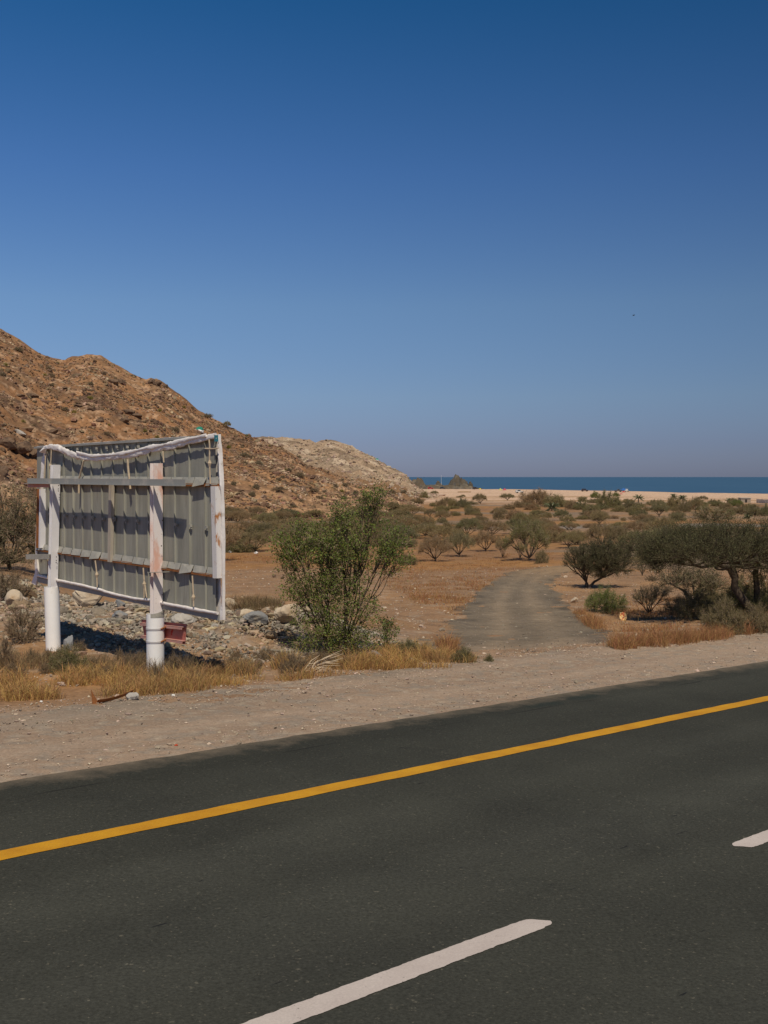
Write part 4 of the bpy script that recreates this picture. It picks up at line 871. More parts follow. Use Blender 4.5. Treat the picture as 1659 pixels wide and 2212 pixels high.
PROT['G'] = [make_plant('broom_bush', 'wispy', 660, 'x', 'bush', 'leaf_olive')]
PROT['N'] = [make_plant('green_bush', 'bush', 670, 'x', 'bush', 'leaf_green')]
PROT['D'] = [make_plant('dry_shrub', 'dry', 680 + k, 'x', 'shrub', 'dry_twig', None, 'dry_twig') for k in range(2)]
PROT['Y'] = [make_plant('yellow_tuft', 'wispy', 690, 'x', 'shrub', 'leaf_yellow', None, 'leaf_yellow')]
USED = set(); prg = np.random.default_rng(77)
HALF = {'H': 1.12, 'A': 1.12, 'B': 1.12, 'C': .98, 'G': 1.15, 'N': 1.12, 'D': 1.15, 'Y': 1.15}
def plant(kind, px, py, w_, h_, label, group=None, k=None, fn=surf, name=None, lift=0):
    w_, h_ = w_ * (1.2 if kind == 'A' else 1.12), h_ * (.8 if kind == 'H' else 1.1); ps = PROT[kind]; k = int(prg.integers(len(ps))) if k is None else k; p = hit(px, py, fn=fn); sx = px_size(p, w_) / 2 / HALF[kind]; sz = px_size(p, h_)
    rz = prg.uniform(0, 6.28); loc = (p[0], p[1], p[2] + lift); dep = sx * prg.uniform(.8, 1.0)
    key = (kind, k)
    if key not in USED:
        USED.add(key); o = ps[k]; o.location = loc; o.scale = (sx, sx, sz); o.rotation_euler[2] = rz
    else: o = dup(ps[k], loc, (sx, sx, sz), rz)
    o['label'] = label
    if group: o['group'] = group
    elif 'group' in o.keys(): del o['group']
    if name: o.name = name
    return o
def P4(x, y): return 842.5 + x / 3.879, 998 + y / 3.879
def P5(x, y): return 1231.3 + x / 3.879, 1011 + y / 3.879
def P7(x, y): return 1166.5 + x / 3.368, 1101.7 + y / 3.368
def P3(x, y): return 453.7 + x / 3.657, 920.2 + y / 3.657
T4 = 3.879
LA = 'grey-green umbrella thorn tree among many like it on the dry plain'
LB = 'rounded grey-brown thorn bush among many like it on the dry plain'
LC = 'sparse bush with upswept thin stems on the dry plain'
# (source crop, kind, x, y of the foot, width, height, own label or None)
L4 = [('A', 375, 830, 270, 190, 'flat-topped many-stemmed thorn tree standing foremost left of the track bend'), ('A', 575, 795, 240, 190, 'dark thorn tree with a thick leafy foot, just right of the foremost many-stemmed one'),
      ('A', 800, 748, 230, 150, None), ('C', 945, 805, 145, 165, 'small upswept bush alone between two larger thorn trees above the track bend'), ('A', 1160, 830, 340, 300, 'large half-bare thorn tree with reddish grey crown behind the track bend'),
      ('B', 1270, 848, 120, 120, 'dark low bush under the large half-bare thorn tree'), ('C', 1090, 810, 120, 130, None), ('A', 1500, 722, 190, 125, 'thin thorn tree with bare forked trunk in the middle of the plain'),
      ('A', 300, 622, 250, 100, None), ('A', 480, 668, 260, 110, None), ('A', 650, 620, 210, 130, None), ('A', 860, 620, 260, 120, None), ('A', 1050, 605, 250, 110, None), ('A', 1240, 615, 210, 110, None), ('A', 1390, 645, 140, 105, None),
      ('B', 330, 522, 135, 62, None), ('B', 440, 512, 100, 52, None), ('B', 490, 560, 120, 62, None), ('A', 336, 462, 105, 60, None), ('B', 556, 452, 80, 36, None), ('B', 660, 442, 90, 60, None), ('B', 725, 442, 80, 68, None),
      ('B', 910, 482, 120, 102, None), ('B', 1030, 482, 150, 86, None), ('B', 1100, 484, 90, 70, None), ('B', 1055, 512, 90, 52, None), ('B', 1225, 465, 140, 68, None), ('B', 1325, 467, 75, 52, None), ('B', 1000, 397, 115, 48, None), ('B', 1180, 402, 130, 52, None), ('B', 1070, 382, 120, 60, None),
      ('B', 1230, 372, 300, 150, 'huge domed brown-green thicket rising above all others before the beach'), ('B', 1390, 378, 210, 110, 'lower right shoulder of dark thicket leaning on the huge domed one'), ('B', 1520, 397, 120, 82, None), ('B', 530, 382, 95, 82, None), ('B', 605, 382, 140, 78, None), ('B', 480, 350, 95, 60, None), ('B', 430, 376, 105, 72, None),
      ('A', 755, 352, 115, 78, 'lone umbrella thorn on pale sand, left of centre before the beach'), ('A', 985, 322, 112, 52, 'lone small umbrella thorn on the sand left of the huge domed thicket'), ('A', 610, 302, 45, 26, None), ('B', 580, 298, 55, 16, None), ('A', 370, 277, 65, 32, None), ('B', 290, 302, 75, 58, None), ('B', 240, 352, 95, 56, None), ('B', 360, 372, 65, 36, None),
      ('B', 150, 462, 85, 46, None), ('B', 220, 500, 75, 42, None), ('A', 1212, 532, 95, 48, None), ('A', 1490, 520, 125, 58, 'flat dark canopy on the stony strip, the farther of a close pair'), ('A', 1490, 567, 155, 62, 'flat dark canopy on the stony strip, the nearer of a close pair'), ('B', 1610, 482, 110, 36, None), ('A', 1600, 318, 70, 22, None),
      ('B', 60, 432, 105, 42, None), ('A', 100, 545, 220, 85, None), ('A', 180, 610, 160, 70, None), ('B', 20, 690, 160, 90, None), ('B', 155, 862, 165, 90, 'dark rounded bush close behind the right side of the green shrub'), ('A', 700, 560, 150, 80, None), ('A', 760, 520, 130, 60, None)]
for kd, x, y, w_, h_, lb in L4: plant(kd, *P4(x, y), w_ / T4, h_ / T4, lb or {'A': LA, 'B': LB, 'C': LC}[kd], None if lb else {'A': G_T, 'B': G_B, 'C': G_B}[kd])
L5 = [('N', 210, 252, 80, 60, 'round bright green bush alone on the sand'), ('B', 300, 338, 190, 145, 'tall brown-green tree crown with bushy foot beside the round green bush'), ('B', 390, 335, 110, 90, None), ('N', 385, 240, 62, 40, 'dark green bush half hidden behind the tall brown-green crown'),
      ('B', 185, 377, 155, 78, None), ('B', 100, 350, 150, 70, None), ('B', 405, 367, 130, 52, None), ('A', 510, 357, 125, 74, None), ('B', 560, 392, 135, 82, None), ('B', 520, 398, 60, 40, None), ('A', 750, 407, 155, 102, None), ('A', 720, 345, 150, 70, None),
      ('B', 865, 355, 150, 112, 'dark green dense tree below the pair of palms'), ('B', 955, 372, 110, 100, None), ('B', 905, 412, 100, 62, None), ('A', 1050, 365, 110, 105, None), ('B', 1090, 318, 160, 46, None), ('B', 1190, 305, 85, 42, None), ('A', 1112, 278, 78, 38, 'small wind-leaning thorn tree on the sand right of the pair of palms'),
      ('G', 1215, 445, 400, 120, 'wide olive-green broom bush, wispy and dome shaped, beyond the largest umbrella thorn'), ('B', 1240, 322, 120, 54, None), ('B', 1310, 352, 115, 64, None), ('N', 1395, 318, 120, 60, 'fresh green bush left of the block hut'), ('B', 1440, 387, 150, 82, None), ('B', 1550, 402, 165, 92, None), ('B', 1650, 402, 110, 100, None),
      ('G', 270, 422, 115, 42, 'low bright green patch of shrub by the stony strip'), ('B', 120, 427, 110, 32, None), ('B', 450, 442, 50, 32, None), ('B', 370, 425, 90, 30, None), ('B', 860, 437, 55, 16, None), ('B', 955, 437, 45, 16, None),
      ('A', 630, 505, 165, 70, None), ('A', 785, 582, 235, 150, 'dark umbrella thorn with two bare trunks, beyond the thorn tree by the track'), ('A', 270, 657, 240, 172, 'umbrella thorn with bare spreading trunk, upper left of the tree by the track'), ('A', 60, 642, 190, 102, None), ('C', 340, 622, 120, 130, None), ('A', 450, 622, 150, 82, None), ('A', 560, 562, 240, 100, None), ('A', 600, 692, 340, 142, 'wide low umbrella thorn right behind the tree by the track'), ('A', 10, 522, 80, 52, None), ('B', 180, 500, 180, 40, None), ('A', 430, 520, 180, 60, None), ('B', 1000, 350, 90, 60, None), ('B', 640, 360, 60, 40, None), ('B', 1500, 350, 90, 55, None), ('B', 1340, 400, 90, 50, None)]
for kd, x, y, w_, h_, lb in L5: plant(kd, *P5(x, y), w_ / T4, h_ / T4, lb or {'A': LA, 'B': LB, 'C': LC}[kd], None if lb else {'A': G_T, 'B': G_B, 'C': G_B}[kd])
# the belt of bushes at the foot of the hill
bg = np.random.default_rng(31)
for k_ in range(78):
    px = bg.uniform(478, 900); t = bg.random(); py = lerp(1112, 1196, t ** 1.3) - max(0, (px - 700)) * .06; sc = lerp(.62, 1.35, t)
    plant('A' if bg.random() < .55 else 'B', px, py, 62 * sc * bg.uniform(.7, 1.3), 21 * sc * bg.uniform(.8, 1.4), 'low thorn bush in the dense belt along the foot of the rocky hill', 'bushes in the belt below the hill')
for x, y, w_, h_ in [(60, 700, 100, 40), (330, 720, 110, 40)]: plant('B', *P3(x, y), w_ / 3.657, h_ / 3.657, 'low thorn bush in the dense belt along the foot of the rocky hill', 'bushes in the belt below the hill')
for k_ in range(22):
    t = bg.random(); px = bg.uniform(870, 1480); py = lerp(1112, 1186, t); sc = lerp(.55, 1.2, t)
    if px > 1020 and px < 1230 and py > 1178: continue
    plant('A' if bg.random() < .7 else 'B', px, py, 62 * sc * bg.uniform(.7, 1.3), 27 * sc * bg.uniform(.8, 1.3), LA if 0 else 'flat spreading thorn scrub among the many on the middle of the plain', 'scrub on the middle of the plain')
for k_ in range(45):
    px = bg.uniform(950, 1659); py = bg.uniform(1084, 1116); plant('B', px, py, bg.uniform(14, 40), bg.uniform(6, 13), 'low grey-brown shrub in the far scrub before the beach', 'far scrub before the beach')
plant('A', 452, 1212, 120, 80, 'thorn tree mostly hidden behind the right end of the billboard')
# shrubs on the slopes
for x, y, w_, h_ in [(305, 255, 80, 38), (390, 312, 60, 45), (275, 304, 60, 36), (185, 468, 48, 30), (360, 495, 60, 36), (335, 552, 60, 32), (550, 508, 120, 42), (620, 354, 60, 32), (710, 400, 85, 46), (720, 602, 60, 38), (600, 615, 55, 26), (820, 518, 85, 42), (875, 582, 72, 42), (990, 482, 52, 38), (1065, 474, 62, 36), (1120, 438, 38, 25), (1150, 540, 52, 46), (1050, 576, 82, 42), (575, 412, 42, 30), (545, 430, 52, 30), (440, 620, 60, 24), (130, 150, 40, 30), (640, 520, 50, 26), (905, 525, 40, 24), (700, 250, 50, 26), (660, 640, 60, 24), (720, 190, 40, 24), (1440, 530, 80, 34), (1350, 520, 60, 28), (1530, 525, 60, 30), (1600, 600, 50, 34)]:
    plant('H', *P3(x, y), w_ / 3.657, h_ / 3.657, 'small grey-green shrub scattered on the open rocky slope', 'shrubs on the hillside')
for x, y, w_, h_ in [(110, 168, 60, 36), (295, 275, 36, 20), (315, 326, 46, 36), (315, 382, 38, 24), (557, 376, 42, 30), (400, 534, 62, 34), (1075, 660, 74, 44), (655, 682, 62, 30), (18, 318, 42, 34), (1500, 812, 60, 34), (1590, 862, 50, 34), (1435, 985, 38, 28), (1572, 1005, 52, 30), (1548, 1050, 48, 30), (1275, 575, 66, 36), (820, 325, 40, 20), (1180, 520, 30, 16)]:
    plant('H', *P2(x, y), w_ / 2.844, h_ / 2.844, 'small grey-green shrub scattered on the open rocky slope', 'shrubs on the hillside')
for x, y, w_, h_ in [(33, 258, 34, 20), (276, 320, 24, 16), (355, 244, 24, 14), (552, 464, 42, 24), (455, 552, 34, 24), (144, 606, 28, 20), (982, 538, 32, 20), (1047, 512, 24, 14), (1131, 517, 26, 16), (891, 664, 30, 18), (966, 702, 34, 20), (1405, 765, 34, 22), (670, 626, 24, 14)]:
    plant('Y', *P2(x, y), w_ / 2.844, h_ / 2.844, 'small yellow-green tuft dotted on the rocky slope', 'yellow-green tufts on the hillside')
for x, y, w_, h_ in [(1040, 522, 46, 24), (595, 346, 24, 14), (470, 164, 26, 16), (290, 84, 30, 24), (148, 178, 30, 20), (565, 272, 26, 14), (965, 493, 24, 14)]:
    plant('Y', *P3(x, y), w_ / 3.657, h_ / 3.657, 'small yellow-green tuft dotted on the rocky slope', 'yellow-green tufts on the hillside')
plant('A', 490.5, 924.5, 17, 13, 'tiny lone thorn tree on the skyline of the hill above the billboard', k=0)
for x, y in [(1055, 498), (1060, 476)]: plant('Y', *P4(x, y), 60 / T4, 24 / T4, 'low yellow flowering clump on the plain', 'yellow clumps on the plain')

# near plants, one of a kind
def big_tree(name, label, cat, base, tips, trunk_lines, fork, n1, n2, r1, leaf, seed, spray, twig='twig', group=None):
    rg = np.random.default_rng(seed); root = thing(name, label, cat, tuple(base), group); tr = MB(); cr = MB()
    for q, r in trunk_lines: tr.tube(np.asarray(q, float), r, 8)
    d = np.zeros_like(tips); k = np.argmin(((tips[:, None] - np.array(fork)[None]) ** 2).sum(-1), 1)
    for i, fk in enumerate(fork):
        if (k == i).sum() > 3: d[k == i] = skeleton(tr, tips[k == i], np.array(fk, float), n1, n2, r1, rg, **spray.get('sk', {}))
    sprays(cr, tips, d, rg, **spray['sp']); tr.build('trunk', M['bark'], root, smooth=True); cr.build('crown', [M[twig], M[leaf]], root); return root
def local(p, x, y):       # offset, in metres, of a place of the frame seen at the depth of p
    return np.array([(x - 829.5) / F * p[1] - p[0], 0, CAM_Z - (y - 1030) / F * p[1] - p[2]])
# large umbrella thorn on the right
p = hit(1641, 1338, fn=zg); rg = np.random.default_rng(900)
tips = umbrella(rg, 820, 3.7, 2.8, 0, -.72, .85); c_ = local(p, 1628, 1136); tips = tips + c_; pts = []
def blob(n, cx, cy, rx, ry, d=.6):
    v = rg.normal(size=(n, 3)); v /= np.linalg.norm(v, axis=1)[:, None]; r = rg.random(n)[:, None] ** .45
    o = v * r * np.array([rx / F * p[1], d * rx / F * p[1], ry / F * p[1]]); pts.append(o + local(p, cx, cy))
blob(90, 1450, 1188, 55, 34); blob(60, 1500, 1176, 50, 34); blob(40, 1425, 1205, 38, 26); blob(60, 1640, 1215, 60, 40); blob(40, 1560, 1190, 60, 28); tips = np.concatenate([tips] + pts)
tl_ = [local(p, *q) for q in [(1642, 1346), (1622, 1314), (1606, 1294), (1588, 1268), (1590, 1247), (1584, 1226)]]
t2_ = [local(p, *q) for q in [(1650, 1346), (1651, 1317), (1648, 1268), (1645, 1240), (1650, 1215)]]; t2_ = [q + np.array([0, .5, 0]) for q in t2_]
lb_ = [local(p, *q) for q in [(1587, 1250), (1578, 1236), (1570, 1226), (1540, 1219), (1512, 1224), (1490, 1218)]]
lb_ = [q + np.array([0, -.08 * i, 0]) for i, q in enumerate(lb_)]
fr_ = [local(p, 1584, 1222), lb_[-1], local(p, 1535, 1216) + np.array([0, -.3, 0]), t2_[-1], local(p, 1720, 1210) + np.array([0, .3, 0]), local(p, 1600, 1205) + np.array([0, 1.2, 0])]
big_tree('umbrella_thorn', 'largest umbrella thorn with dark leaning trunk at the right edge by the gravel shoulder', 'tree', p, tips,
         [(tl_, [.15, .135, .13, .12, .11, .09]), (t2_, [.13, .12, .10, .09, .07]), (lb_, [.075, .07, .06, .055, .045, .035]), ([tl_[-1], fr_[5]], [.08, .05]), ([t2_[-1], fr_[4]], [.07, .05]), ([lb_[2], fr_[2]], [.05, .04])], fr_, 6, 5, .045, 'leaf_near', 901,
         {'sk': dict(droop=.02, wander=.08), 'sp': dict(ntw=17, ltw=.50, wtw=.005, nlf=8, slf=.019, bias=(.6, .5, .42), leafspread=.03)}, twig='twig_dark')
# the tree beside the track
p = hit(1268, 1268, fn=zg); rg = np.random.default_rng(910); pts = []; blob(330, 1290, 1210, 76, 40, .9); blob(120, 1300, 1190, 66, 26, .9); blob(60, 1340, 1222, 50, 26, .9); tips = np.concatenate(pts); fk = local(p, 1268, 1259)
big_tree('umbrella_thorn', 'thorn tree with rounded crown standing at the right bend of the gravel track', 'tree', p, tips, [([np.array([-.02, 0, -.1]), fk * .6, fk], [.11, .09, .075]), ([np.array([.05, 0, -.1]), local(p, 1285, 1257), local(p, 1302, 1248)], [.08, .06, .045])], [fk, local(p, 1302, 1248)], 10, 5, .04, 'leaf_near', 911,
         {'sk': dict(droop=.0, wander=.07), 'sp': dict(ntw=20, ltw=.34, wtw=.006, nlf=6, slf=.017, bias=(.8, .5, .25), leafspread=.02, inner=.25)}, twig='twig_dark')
# half-bare tree behind the large one's trunk
p = hit(1506, 1312, fn=zg); rg = np.random.default_rng(920); tips = umbrella(rg, 260, 1.25, 1.1, 0, -.5, .7); tips = tips + local(p, 1504, 1222)
fk = local(p, 1500, 1282)
big_tree('umbrella_thorn', 'many-stemmed thorn tree half bare, just left of the leaning dark trunk', 'tree', p, tips, [([np.array([.1, 0, -.1]), np.array([.05, 0, .1]), fk], [.08, .07, .06]), ([np.array([.05, 0, 0]), local(p, 1478, 1276), local(p, 1452, 1262)], [.06, .045, .03])], [fk, local(p, 1460, 1265)], 7, 5, .034, 'leaf_near', 921,
         {'sk': dict(droop=.0), 'sp': dict(ntw=13, ltw=.24, wtw=.005, nlf=3, slf=.02, bias=(.7, .7, .1), leafspread=.03, inner=.15)})
TK = 3.368
plant('N', *P7(470, 738), 300 / TK, 180 / TK, 'low spreading green shrub under the thorn tree by the track', fn=zg); 
PROT['O'] = [make_plant('green_bush', 'bush', 675, 'x', 'bush', 'leaf_olive')]; HALF['O'] = 1.12
plant('C', *P7(790, 762), 280 / TK, 195 / TK, 'upswept thin-stemmed bush right of the discarded orange plate', fn=zg, k=1)
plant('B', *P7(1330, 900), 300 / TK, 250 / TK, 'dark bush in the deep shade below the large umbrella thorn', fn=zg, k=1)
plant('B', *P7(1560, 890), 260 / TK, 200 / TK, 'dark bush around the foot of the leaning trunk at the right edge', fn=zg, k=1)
plant('O', *P7(1480, 740), 300 / TK, 230 / TK, 'olive bush seen behind the leaning trunk of the large umbrella thorn', fn=zg)
plant('D', *P7(1060, 768), 220 / TK, 160 / TK, 'leafless dry shrub left of the dark shade under the large umbrella thorn', fn=zg, k=0)
plant('C', *P7(745, 482), 140 / TK, 190 / TK, 'slender small thorn tree on a single thin stem behind the upswept bush', fn=zg, k=0)
plant('D', *P7(820, 520), 130 / TK, 60 / TK, 'low grey dry shrub beyond the upswept thin-stemmed bush', fn=zg, k=1)
plant('D', *P7(930, 600), 120 / TK, 60 / TK, 'low brown dry shrub in front of the half-bare many-stemmed tree', fn=zg, k=0)
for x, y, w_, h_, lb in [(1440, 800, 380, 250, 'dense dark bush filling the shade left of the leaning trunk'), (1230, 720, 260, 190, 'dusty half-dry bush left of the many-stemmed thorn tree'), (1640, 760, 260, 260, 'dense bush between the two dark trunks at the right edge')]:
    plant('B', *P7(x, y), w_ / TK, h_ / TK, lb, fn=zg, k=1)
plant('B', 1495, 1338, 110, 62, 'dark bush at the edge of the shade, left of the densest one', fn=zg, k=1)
# thicket on the left behind the billboard
p = hit(20, 1232, fn=zg); rg = np.random.default_rng(930); tips = dome(rg, 520, 3.0, 2.2, 3.6, .3, .45)
big_tree('thorn_thicket', 'tall brown twiggy thicket behind the left end of the billboard', 'bush', p, tips, [([np.array([0, 0, -.1]), np.array([0, 0, .3])], [.1, .09])], [np.array([0, 0, .3])], 14, 6, .05, 'leaf_near', 931,
         {'sk': dict(droop=.0), 'sp': dict(ntw=16, ltw=.5, wtw=.007, nlf=4, slf=.03, bias=(.6, .8, .1), leafspread=.05, inner=.4)})
# the green shrub in the middle
p = hit(728, 1415, fn=zg); rg = np.random.default_rng(940); pts = []
def blob(n, cx, cy, rx, ry, d=.6):
    v = rg.normal(size=(n, 3)); v /= np.linalg.norm(v, axis=1)[:, None]; r = rg.random(n)[:, None] ** .45
    o = v * r * np.array([rx / F * p[1], d * rx / F * p[1], ry / F * p[1]]); pts.append(o + local(p, cx, cy))
blob(190, 705, 1225, 96, 88); blob(60, 650, 1180, 60, 45); blob(70, 745, 1175, 75, 60); blob(80, 730, 1300, 90, 62); blob(34, 800, 1110, 32, 42); blob(30, 740, 1120, 35, 45); blob(34, 850, 1180, 38, 45); blob(44, 830, 1215, 45, 35); blob(26, 650, 1290, 42, 45); blob(62, 715, 1350, 84, 48); blob(40, 700, 1385, 66, 26); blob(28, 755, 1385, 56, 26); blob(22, 620, 1200, 28, 40); blob(5, 822, 1072, 10, 14); blob(5, 790, 1078, 10, 12); blob(10, 800, 1330, 40, 40)
tips = np.concatenate(pts)
big_tree('green_shrub', 'tall many-stemmed shrub with bright green leaves beside the billboard', 'shrub', p, tips, [([np.array([a, b, -.1]), np.array([a * 2, b * 2, .25])], [.025, .022]) for a, b in ((0, 0), (.08, .03), (-.08, .02), (.04, -.06), (-.04, .07))], [np.array([0, 0, .1]), np.array([.16, .06, .25]), np.array([-.16, .04, .25])], 9, 5, .017, 'leaf_green', 941,
         {'sk': dict(droop=.0, wander=.09, rtip=.2), 'sp': dict(ntw=6, ltw=.28, wtw=.0035, nlf=6, slf=.0205, bias=(.7, .6, .2), leafspread=.04, aspect=.6)}, twig='twig')
p = hit(835, 1408, fn=zg); rg = np.random.default_rng(945); pts = []; blob(36, 835, 1370, 26, 36)
big_tree('green_shrub', 'small sparse green sprig right of the tall green shrub', 'shrub', p, np.concatenate(pts), [([np.array([0, 0, -.1]), np.array([0, 0, .05])], [.015, .012])], [np.array([0, 0, .05])], 5, 3, .010, 'leaf_green', 946,
         {'sk': dict(droop=.0), 'sp': dict(ntw=5, ltw=.16, wtw=.003, nlf=6, slf=.02, bias=(.6, .7, .2), leafspread=.03)}, twig='bark')
for x, y, w_, h_, lb in [(50, 1388, 100, 86, 'large brown tumbled dry shrub left of the left post pipe'), (5, 1440, 80, 66, 'dry shrub at the left edge of the photo below the large tumbled one'), (172, 1412, 40, 32, 'small dry shrub between the upright grey stone and the shadow'), (388, 1456, 70, 62, 'dark dry shrub behind the right post pipe'), (340, 1480, 52, 56, 'reddish dry tuft covering the foot of the right post pipe'), (300, 1440, 60, 46, 'dry shrub in front of the billboard shadow, left of the right post'),
                         (572, 1428, 56, 40, 'low olive dry shrub below the rubble bank'), (640, 1452, 84, 56, 'spreading dry shrub at the left foot of the tall green shrub'), (15, 1295, 110, 62, 'brown dry bush behind the tan boulder at the left edge'), (705, 1440, 70, 44, 'dry tangle right at the base of the tall green shrub'), (415, 1478, 60, 36, 'low dry tuft right of the right post pipe')]:
    plant('D', x, y, w_, h_, lb, fn=zg, name='dry_shrub')
dg_ = np.random.default_rng(404)
for k_ in range(34):
    px = dg_.uniform(0, 660); py = dg_.uniform(1425, 1470) - max(0, px - 430) * .06; plant('D', px, py, dg_.uniform(24, 52), dg_.uniform(18, 34), 'small wispy brown dry shrub in the strip between rubble bank and golden grass', 'dry shrubs below the rubble bank', fn=zg, name='dry_shrub')
for x, y, w_, h_, lb in [(148, 1452, 90, 52, 'greenish roadside weed in front of the left post'), (880, 1416, 84, 32, 'dark green weed patch in the golden grass right of the green shrub'), (1003, 1430, 58, 30, 'green weed at the corner where the track meets the shoulder'), (1056, 1430, 22, 16, 'smallest green weed, on the bare gravel at the mouth of the track')]:
    plant('O', x, y, w_, h_, lb, fn=zg, name='weed')

# ------------------------------------------------------------------ grass
M['gold'] = mat('golden_grass', (.55, .335, .125), (.40, .25, .115), sc=1.6, coord='World', rough=.9, spec=.1, island=.35, transl=.25)
M['orange'] = mat('orange_grass', (.40, .215, .10), rough=.9, spec=.1, island=.3, transl=.25)
M['brown'] = mat('brown_grass', (.29, .19, .105), (.20, .15, .085), sc=1.3, coord='World', rough=.9, spec=.1, island=.35, transl=.2)
def hits(px, py):
    out = []; Rr = np.geomspace(11, 120, 500)
    for x, y in zip(px, py):
        d = ray(x, y); hz = math.hypot(d[0], d[1]); X, Y = Rr * d[0] / hz, Rr * d[1] / hz; g = zg(X, Y) - (CAM_Z + d[2] / hz * Rr); i = int(np.argmax(g > 0)); out.append((X[i], Y[i]))
    return np.array(out)
def grass(name, xy, hmean, nb, spread, mt, seed, lean=.38, wd=.0042):
    rg = np.random.default_rng(seed); n = len(xy); hs = hmean * (.35 + 1.3 * fbm(xy[:, 0], xy[:, 1], .8, 3, 811)) * rg.uniform(.5, 1.3, n); k = n * nb; i = np.repeat(np.arange(n), nb)
    a = rg.uniform(0, 6.283, k); r = spread * np.sqrt(rg.random(k)) * rg.uniform(.6, 1.3, n)[i]; bx = xy[i, 0] + r * np.cos(a); by = xy[i, 1] + r * np.sin(a); bz = zg(bx, by) - .02
    h = hs[i] * rg.uniform(.5, 1.15, k); le = rg.normal(0, lean, (k, 2)) * h[:, None] + np.stack([np.cos(a), np.sin(a)], 1) * (h * .25)[:, None]
    w_ = rg.uniform(.6, 1.3, k) * wd; t = rg.uniform(0, 6.283, k); s = np.stack([np.cos(t), np.sin(t), t * 0], 1) * w_[:, None]
    b = np.stack([bx, by, bz], 1); md = b + np.stack([le[:, 0] * .3, le[:, 1] * .3, h * .6], 1); tp = b + np.stack([le[:, 0], le[:, 1], h * rg.uniform(.8, 1, k)], 1)
    V = np.stack([b - s, b + s, md + s * .7, md - s * .7, tp], 1).reshape(-1, 3); j = np.arange(k)[:, None] * 5
    m = MB(); m.add(V, j + np.array([[0, 1, 2, 3]])); m.f.append((j + np.array([[3, 2, 4]]), 0)); return tag(m.build(name, M[mt]), kind='stuff')
gr = np.random.default_rng(88)
def poly_pts(n, poly):
    P = np.array(poly, float); lo, hi_ = P.min(0), P.max(0); out = []
    while len(out) < n:
        q = lo + (hi_ - lo) * gr.random(2); c = False; j = len(P) - 1
        for i in range(len(P)):
            if (P[i, 1] > q[1]) != (P[j, 1] > q[1]) and q[0] < (P[j, 0] - P[i, 0]) * (q[1] - P[i, 1]) / (P[j, 1] - P[i, 1]) + P[i, 0]: c = not c
            j = i
        if c: out.append(q)
    q = np.array(out); q = hits(q[:, 0], q[:, 1]); return q[fbm(q[:, 0], q[:, 1], 1.1, 3, 801) > .40]
grass('golden_grass', np.concatenate([poly_pts(640, [(-60, 1462), (200, 1450), (330, 1468), (470, 1462), (480, 1488), (320, 1504), (150, 1508), (-60, 1524)]), poly_pts(210, [(445, 1450), (560, 1440), (760, 1440), (755, 1456), (600, 1474), (450, 1488)]), poly_pts(260, [(760, 1432), (850, 1405), (930, 1408), (1010, 1428), (1020, 1440), (880, 1450), (765, 1462)])]), .24, 44, .15, 'gold', 1, lean=.45)
grass('brown_grass', np.concatenate([poly_pts(300, [(-60, 1420), (90, 1415), (330, 1440), (440, 1440), (660, 1420), (760, 1425), (760, 1450), (470, 1466), (200, 1462), (-60, 1470)]), poly_pts(260, [(488, 1298), (540, 1294), (600, 1300), (602, 1322), (540, 1324), (490, 1316)]), poly_pts(60, [(-40, 1240), (70, 1250), (70, 1285), (-40, 1290)])]), .27, 30, .16, 'brown', 2, lean=.5)
grass('orange_grass', np.concatenate([poly_pts(330, [(1312, 1400), (1345, 1384), (1440, 1380), (1560, 1362), (1680, 1340), (1680, 1362), (1560, 1384), (1440, 1400), (1330, 1408)]), poly_pts(170, [(1228, 1312), (1250, 1318), (1290, 1350), (1312, 1366), (1300, 1372), (1262, 1350), (1235, 1328)]), poly_pts(60, [(950, 1400), (980, 1380), (985, 1410), (960, 1420)])]), .30, 36, .15, 'orange', 3)
grass('plain_grass', np.concatenate([poly_pts(900, [(820, 1230), (1180, 1212), (1100, 1240), (1030, 1285), (990, 1330), (900, 1300), (830, 1260)]), poly_pts(250, [(490, 1200), (600, 1200), (600, 1215), (490, 1218)]), poly_pts(350, [(1320, 1290), (1480, 1290), (1480, 1360), (1340, 1370)]), poly_pts(400, [(860, 1200), (1200, 1195), (1190, 1215), (860, 1232)])]), .15, 18, .35, 'orange', 4, wd=.008)

# ------------------------------------------------------------------ small things
def at(px, py, dist):
    d = ray(px, py); return np.array([0, 0, CAM_Z]) + d * dist / d[1]
def plain(name, c, rough=.7, spec=.3, c2=None, sc=4): return mat(name, c, c2, sc=sc, rough=rough, spec=spec)
# rusty strip by the roadside
p = hit(210, 1520, fn=zg); q = hit(288, 1512, fn=zg); rt = thing('rusty_strip', 'bent rusty steel strip with an upright end plate lying on the gravel', 'scrap metal', tuple(p))
u = q - p; n = 24; t = np.linspace(0, 1, n); base = u[None] * t[:, None] + np.array([0, 0, 1.]) * (.03 + .10 * t ** 2)[:, None]; side = nrm(np.cross(u, [0, 0, 1.])); m = MB()
wv = (.045 - .01 * t)[:, None]; tw = np.array([0, 0, 1.]) * .7 + side * .7
V = np.stack([base - tw * wv, base + tw * wv, base + tw * wv + side * .006, base - tw * wv + side * .006], 1).reshape(-1, 3)
m.add(V, [[i * 4 + j, i * 4 + (j + 1) % 4, i * 4 + 4 + (j + 1) % 4, i * 4 + 4 + j] for i in range(n - 1) for j in range(4)]); m.build('strip', M['rust'], rt)
m = MB(); ud = nrm(u); w2 = side; tri = [np.array([0, 0, -.02]) - w2 * .02, np.array([0, 0, -.02]) + ud * .10 - w2 * .02, np.array([-.02, 0, .19]) - w2 * .02]
